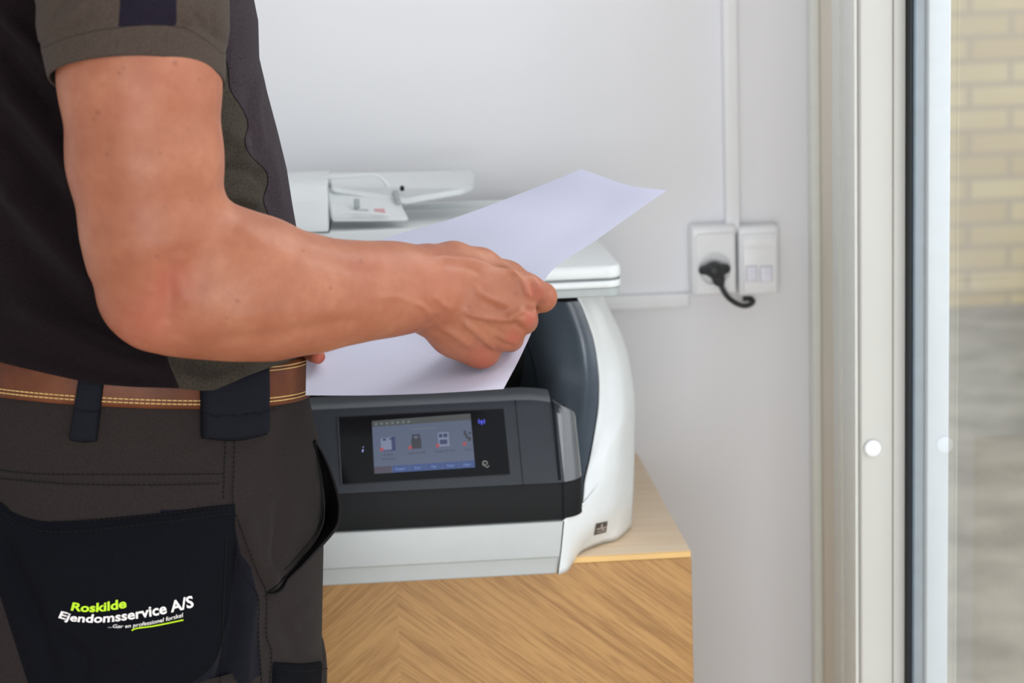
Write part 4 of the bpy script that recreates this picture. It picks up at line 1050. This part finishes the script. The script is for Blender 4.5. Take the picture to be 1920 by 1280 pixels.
G = np.array([ring(q, dz, dr) for dz, dr in prof]); V, F = closed_grid(G); N = normals(V, F)
if N[np.argmax(V[:, 0]), 0] < 0: F = F[:, ::-1]
belt = obj('belt', V, F, LEA.m, per, label='brown leather belt with double pale stitching')
THREAD = plain('pale_yellow_thread', (206, 172, 112), 0.7, 0.3); BLK = plain('black_thread', (16, 15, 16), 0.8, 0.2)
def dashes(pts, seg, gap, r, m):
    d = np.r_[0, np.cumsum(np.linalg.norm(np.diff(pts, axis=0), axis=1))]; s_ = 0.0
    at = lambda t: np.array([np.interp(t, d, pts[:, k]) for k in range(3)])
    while s_+seg < d[-1]: m.tube([at(s_), at(s_+seg/2), at(s_+seg)], r, 5); s_ += seg+gap
q2 = np.linspace(-pi, 0.25, 400); m = MB()
for dz in (0.0042, 0.0068, BH-0.0045, BH-0.007): dashes(ring(q2, dz, 0.0049), 0.0030, 0.0008, 0.00042, m)
m.build('belt_stitching', THREAD, belt)['kind'] = 'stuff'

# ---- things sewn on the trousers
NAVY = Mat('navy_canvas', (40, 42, 52), 0.9, 0.06); NAVY.color(knit(NAVY, (13, 14, 19), 0.25)); NAVY.bump(NAVY.noise(1200, 2), 0.3, 0.0005)
NAVY2 = Mat('navy_webbing', (36, 38, 48), 0.85, 0.1); NAVY2.color(knit(NAVY2, (21, 22, 29), 0.2)); NAVY2.bump(NAVY2.noise(1500, 2), 0.3, 0.0004)
def sewn_patch(name, corners_top, corners_bot, th, mat, parent, bvh, nu=60, nv=60, puff=0.0, label=None):
    """cloth patch following the garment between an upper and a lower pixel line"""
    T = resample(smoothline(corners_top) if len(corners_top) > 2 else np.array(corners_top, float), 1.0); B = resample(smoothline(corners_bot) if len(corners_bot) > 2 else np.array(corners_bot, float), 1.0)
    ti = lambda A_, u: np.array([np.interp(u, np.linspace(0, 1, len(A_)), A_[:, k]) for k in range(2)])
    G = []
    for v in np.linspace(0, 1, nv):
        row = []
        for u in np.linspace(0, 1, nu):
            p = ti(T, u)*(1-v)+ti(B, u)*v; edge = min(u, 1-u, v, 1-v); e_ = min(1, edge*18)
            h_ = hit(bvh, p[0], p[1], 0.0008+th*e_+puff*sin(pi*u)*sin(pi*v))
            if h_ is None: h_ = row[-1] if row else P(p[0], p[1], YT)
            row.append(h_)
        G.append(row)
    G = np.array(G)
    o = MB().grid(G).build(name, mat, parent, auto=None, label=label); return o
pocket = sewn_patch('back_pocket', [(-60, 925), (0, 940), (25, 960), (70, 975), (120, 977), (200, 971), (300, 961), (375, 951), (440, 944)],
                    [(60, 1300), (150, 1300), (250, 1300), (330, 1290), (395, 1250), (420, 1180), (432, 1100), (438, 1030), (441, 1000)], 0.0022, NAVY.m, trs, tb, 110, 90, 0.004, 'navy back pocket with printed lettering')

# the pocket bag sags: a long hollow sweeps from its right edge down to the left
_V = np.array([v.co[:] for v in pocket.data.vertices]); _F = [list(p.vertices) for p in pocket.data.polygons]; _N = normals(_V, _F)
if (_N*(_V-CAM)).sum() > 0: _N = -_N
_V = stroke_displace(_V, _N, [([(452, 1000), (436, 1080), (392, 1160), (320, 1225), (220, 1300)], -0.0020, 26), ([(380, 1010), (350, 1090), (280, 1160), (180, 1220)], 0.0035, 40),
                              ([(10, 990), (30, 1080), (80, 1180)], -0.002, 14), ([(60, 1010), (200, 1030), (330, 1000)], 0.0012, 20), ([(90, 1180), (150, 1230), (160, 1290)], -0.003, 16)])
pocket.data.vertices.foreach_set('co', _V.reshape(-1)); pocket.data.update()
pkb = bvh_of(pocket, trs)
def stitch_line(name, pts, bvh, mat, parent, off=0.0006, seg=0.0024, gap=0.0012, r=0.00042):
    s_ = resample(smoothline(pts) if len(pts) > 2 else np.array(pts, float), 4.0); Q = [hit(bvh, x, y, off) for x, y in s_]; Q = np.array([v for v in Q if v is not None])
    m = MB(); dashes(Q, seg, gap, r, m); o = m.build(name, mat, parent, auto=None); o['kind'] = 'stuff'; return o
def seam_tube(name, pts, bvh, mat, parent, off=0.0003, r=0.0006):
    s_ = resample(smoothline(pts) if len(pts) > 2 else np.array(pts, float), 4.0); Q = [v for v in (hit(bvh, x, y, off) for x, y in s_) if v is not None]
    return MB().tube(Q, r, 6).build(name, mat, parent, auto=None)
stitch_line('seam_stitching', [(-10, 880), (75, 888), (200, 889), (300, 889), (420, 888)], tb, BLK, trs)
stitch_line('seam_stitching', [(-10, 896), (75, 903), (150, 908), (300, 909), (416, 906)], tb, BLK, trs)
stitch_line('seam_stitching', [(422, 826), (420, 880), (418, 942)], tb, BLK, trs)
stitch_line('seam_stitching', [(439, 826), (438, 880), (437, 942), (452, 990), (470, 1040), (486, 1080), (499, 1113), (499, 1190), (508, 1222), (504, 1290)], tb, BLK, trs)
stitch_line('seam_stitching', [(442, 1010), (450, 1062), (470, 1095), (484, 1122), (484, 1194), (491, 1290)], tb, BLK, trs)
stitch_line('pocket_stitching', [(6, 962), (40, 982), (80, 995), (150, 995), (250, 985), (350, 973), (436, 962)], pkb, BLK, trs, 0.0004)
stitch_line('pocket_stitching', [(100, 977), (200, 974), (300, 964), (430, 949)], pkb, BLK, trs, 0.0004)
stitch_line('seam_stitching', [(424, 1010), (420, 1080), (417, 1180), (412, 1290)], pkb, BLK, trs, 0.0005)
# belt loops
bb = bvh_of(belt, trs)
def loop(name, top, bot, th, label, folds):
    o = sewn_patch(name, top, bot, th, NAVY2.m, trs, bb, 24, 40, 0.0015, label); thicken(o, 0.0015, -1)
    lb = bvh_of(o)
    for f_ in folds: seam_tube('loop_fold', f_, lb, BLK, trs, 0.0002, 0.0005)
    return o
loop('belt_loop', [(152, 705), (170, 708), (192, 712)], [(134, 822), (156, 825), (179, 825)], 0.004, 'narrow navy belt loop', [[(136, 816), (156, 818), (178, 818)]])
lo = loop('belt_loop', [(377, 722), (440, 702), (496, 678)], [(378, 818), (440, 823), (497, 812)], 0.006, 'wide navy belt loop with a folded hem', [[(386, 800), (440, 801), (496, 793)], [(402, 730), (400, 770), (384, 800)]])
# cargo pocket flap at the front thigh
sewn_patch('cargo_pocket', [(511, 1240), (560, 1243), (601, 1239)], [(508, 1296), (560, 1297), (598, 1296)], 0.003, NAVY.m, trs, tb, 40, 30, 0.001, 'navy cargo pocket top')
stitch_line('pocket_stitching', [(514, 1254), (560, 1257), (604, 1253)], tb, BLK, trs, 0.0045)
# gaping slash pocket at the hip
OUT = [(588, 826), (604, 848), (620, 884), (632, 922), (637, 952), (633, 984), (616, 1008), (592, 1034), (562, 1066), (532, 1092), (502, 1112)]
INN = [(586, 830), (596, 862), (603, 900), (607, 940), (607, 972), (598, 1000), (584, 1022), (566, 1044), (548, 1066), (530, 1084), (500, 1111)]
Yo = np.interp(np.linspace(0, 1, 11), [0, 0.45, 0.7, 1], [-0.700, -0.735, -0.77, -0.80])
Oo = catmull(np.array([P(x, y, Y_) for (x, y), Y_ in zip(OUT, Yo)]), 80); Ii = catmull(np.array([P(x, y, Y_+0.018) for (x, y), Y_ in zip(INN, Yo)]), 80)
def onto(p, off):
    x, y, _ = proj(p); h_ = hit(tb, float(x[0]), float(y[0]), off); return h_ if h_ is not None else p
Ii = np.array([onto(p, 0.0012) for p in Ii])
# keep the rim just in front of the cloth
Oo2 = []
for p in Oo:
    x, y, _ = proj(p); h_ = hit(tb, float(x[0]), float(y[0]), 0.005); Oo2.append(p if h_ is None else (h_ if np.linalg.norm(h_-CAM) < np.linalg.norm(p-CAM) else p))
Oo = np.array(Oo2)
Oo[0] = Ii[0]; Oo[-1] = Ii[-1]
for _ in range(6): Oo[1:-1] = 0.25*Oo[:-2]+0.5*Oo[1:-1]+0.25*Oo[2:]; Ii[1:-1] = 0.25*Ii[:-2]+0.5*Ii[1:-1]+0.25*Ii[2:]
LIN = plain('black_pocket_lining', (14, 13, 14), 0.95, 0.1)
G = np.array([[i_*(1-t)+o_*t+np.array([0, 0.010*sin(pi*t), 0]) for t in np.linspace(0, 1, 8)] for i_, o_ in zip(Ii, Oo)])
sp_ = MB().grid(G).build('hip_pocket', LIN, trs, auto=None, label='gaping hip pocket with black lining'); thicken(sp_, 0.001)
MB().tube(list(Oo), list(0.0003+0.0008*np.sin(np.linspace(0, pi, len(Oo)))**0.5), 8).build('pocket_rim', TM.m, trs, auto=None)
stitch_line('pocket_stitching', [(600, 975), (588, 1002), (566, 1030), (545, 1055), (530, 1070)], tb, BLK, trs, 0.001, 0.002, 0.0012, 0.0004)
# printed lettering on the pocket
def lettering(name, body, base, hfun, mat, bold, shear, wscale=1.0):
    V, F, w_ = text_mesh(body, bold, shear, 0.25); b = resample(smoothline(base), 0.5); d = np.r_[0, np.cumsum(np.linalg.norm(np.diff(b, axis=0), axis=1))]; L = d[-1]; out = []
    for v in V:
        s_ = v[0]/w_; t = s_*L; x = np.interp(t, d, b[:, 0]); y = np.interp(t, d, b[:, 1])
        e = min(L-1, max(1, t)); tx = np.interp(e+1, d, b[:, 0])-np.interp(e-1, d, b[:, 0]); ty = np.interp(e+1, d, b[:, 1])-np.interp(e-1, d, b[:, 1]); n_ = np.array([ty, -tx]); n_ /= np.linalg.norm(n_)
        h_ = hfun(s_)*v[1]/0.72; p = np.array([x, y])+n_*h_
        q = hit(pkb, p[0], p[1], 0.0007); out.append(q if q is not None else P(p[0], p[1], -0.84))
    return obj(name, out, F, mat, trs, False)
LIME = plain('lime_print', (176, 214, 30), 0.6, 0.3); PWH = plain('white_print', (226, 220, 218), 0.6, 0.3)
lettering('lettering', 'Roskilde', [(133, 1143), (165, 1146), (200, 1144), (238, 1138)], lambda s_: 15+2.5*s_, LIME, 0.030, 0.1)['label'] = 'lime green lettering'
lettering('lettering', 'Ejendomsservice A/S', [(110, 1157), (140, 1164), (190, 1166), (240, 1161), (300, 1151), (364, 1136)], lambda s_: 13.5+8*s_, PWH, 0.026, 0.1)['label'] = 'white lettering'
lettering('lettering', '...Gør en professionel forskel', [(203, 1176), (240, 1176), (290, 1168), (344, 1155)], lambda s_: 6.5+1.5*s_, PWH, 0.006, 0.25)['label'] = 'small white lettering'
ul = [hit(pkb, x, y, 0.0007) for x, y in resample(smoothline([(247, 1181), (256, 1177), (290, 1172), (343, 1161)]), 3)]
MB().tube([u for u in ul if u is not None], [0.0006]*len([u for u in ul if u is not None]), 5).build('underline', LIME, trs, auto=None, label='lime green underline')
settle()
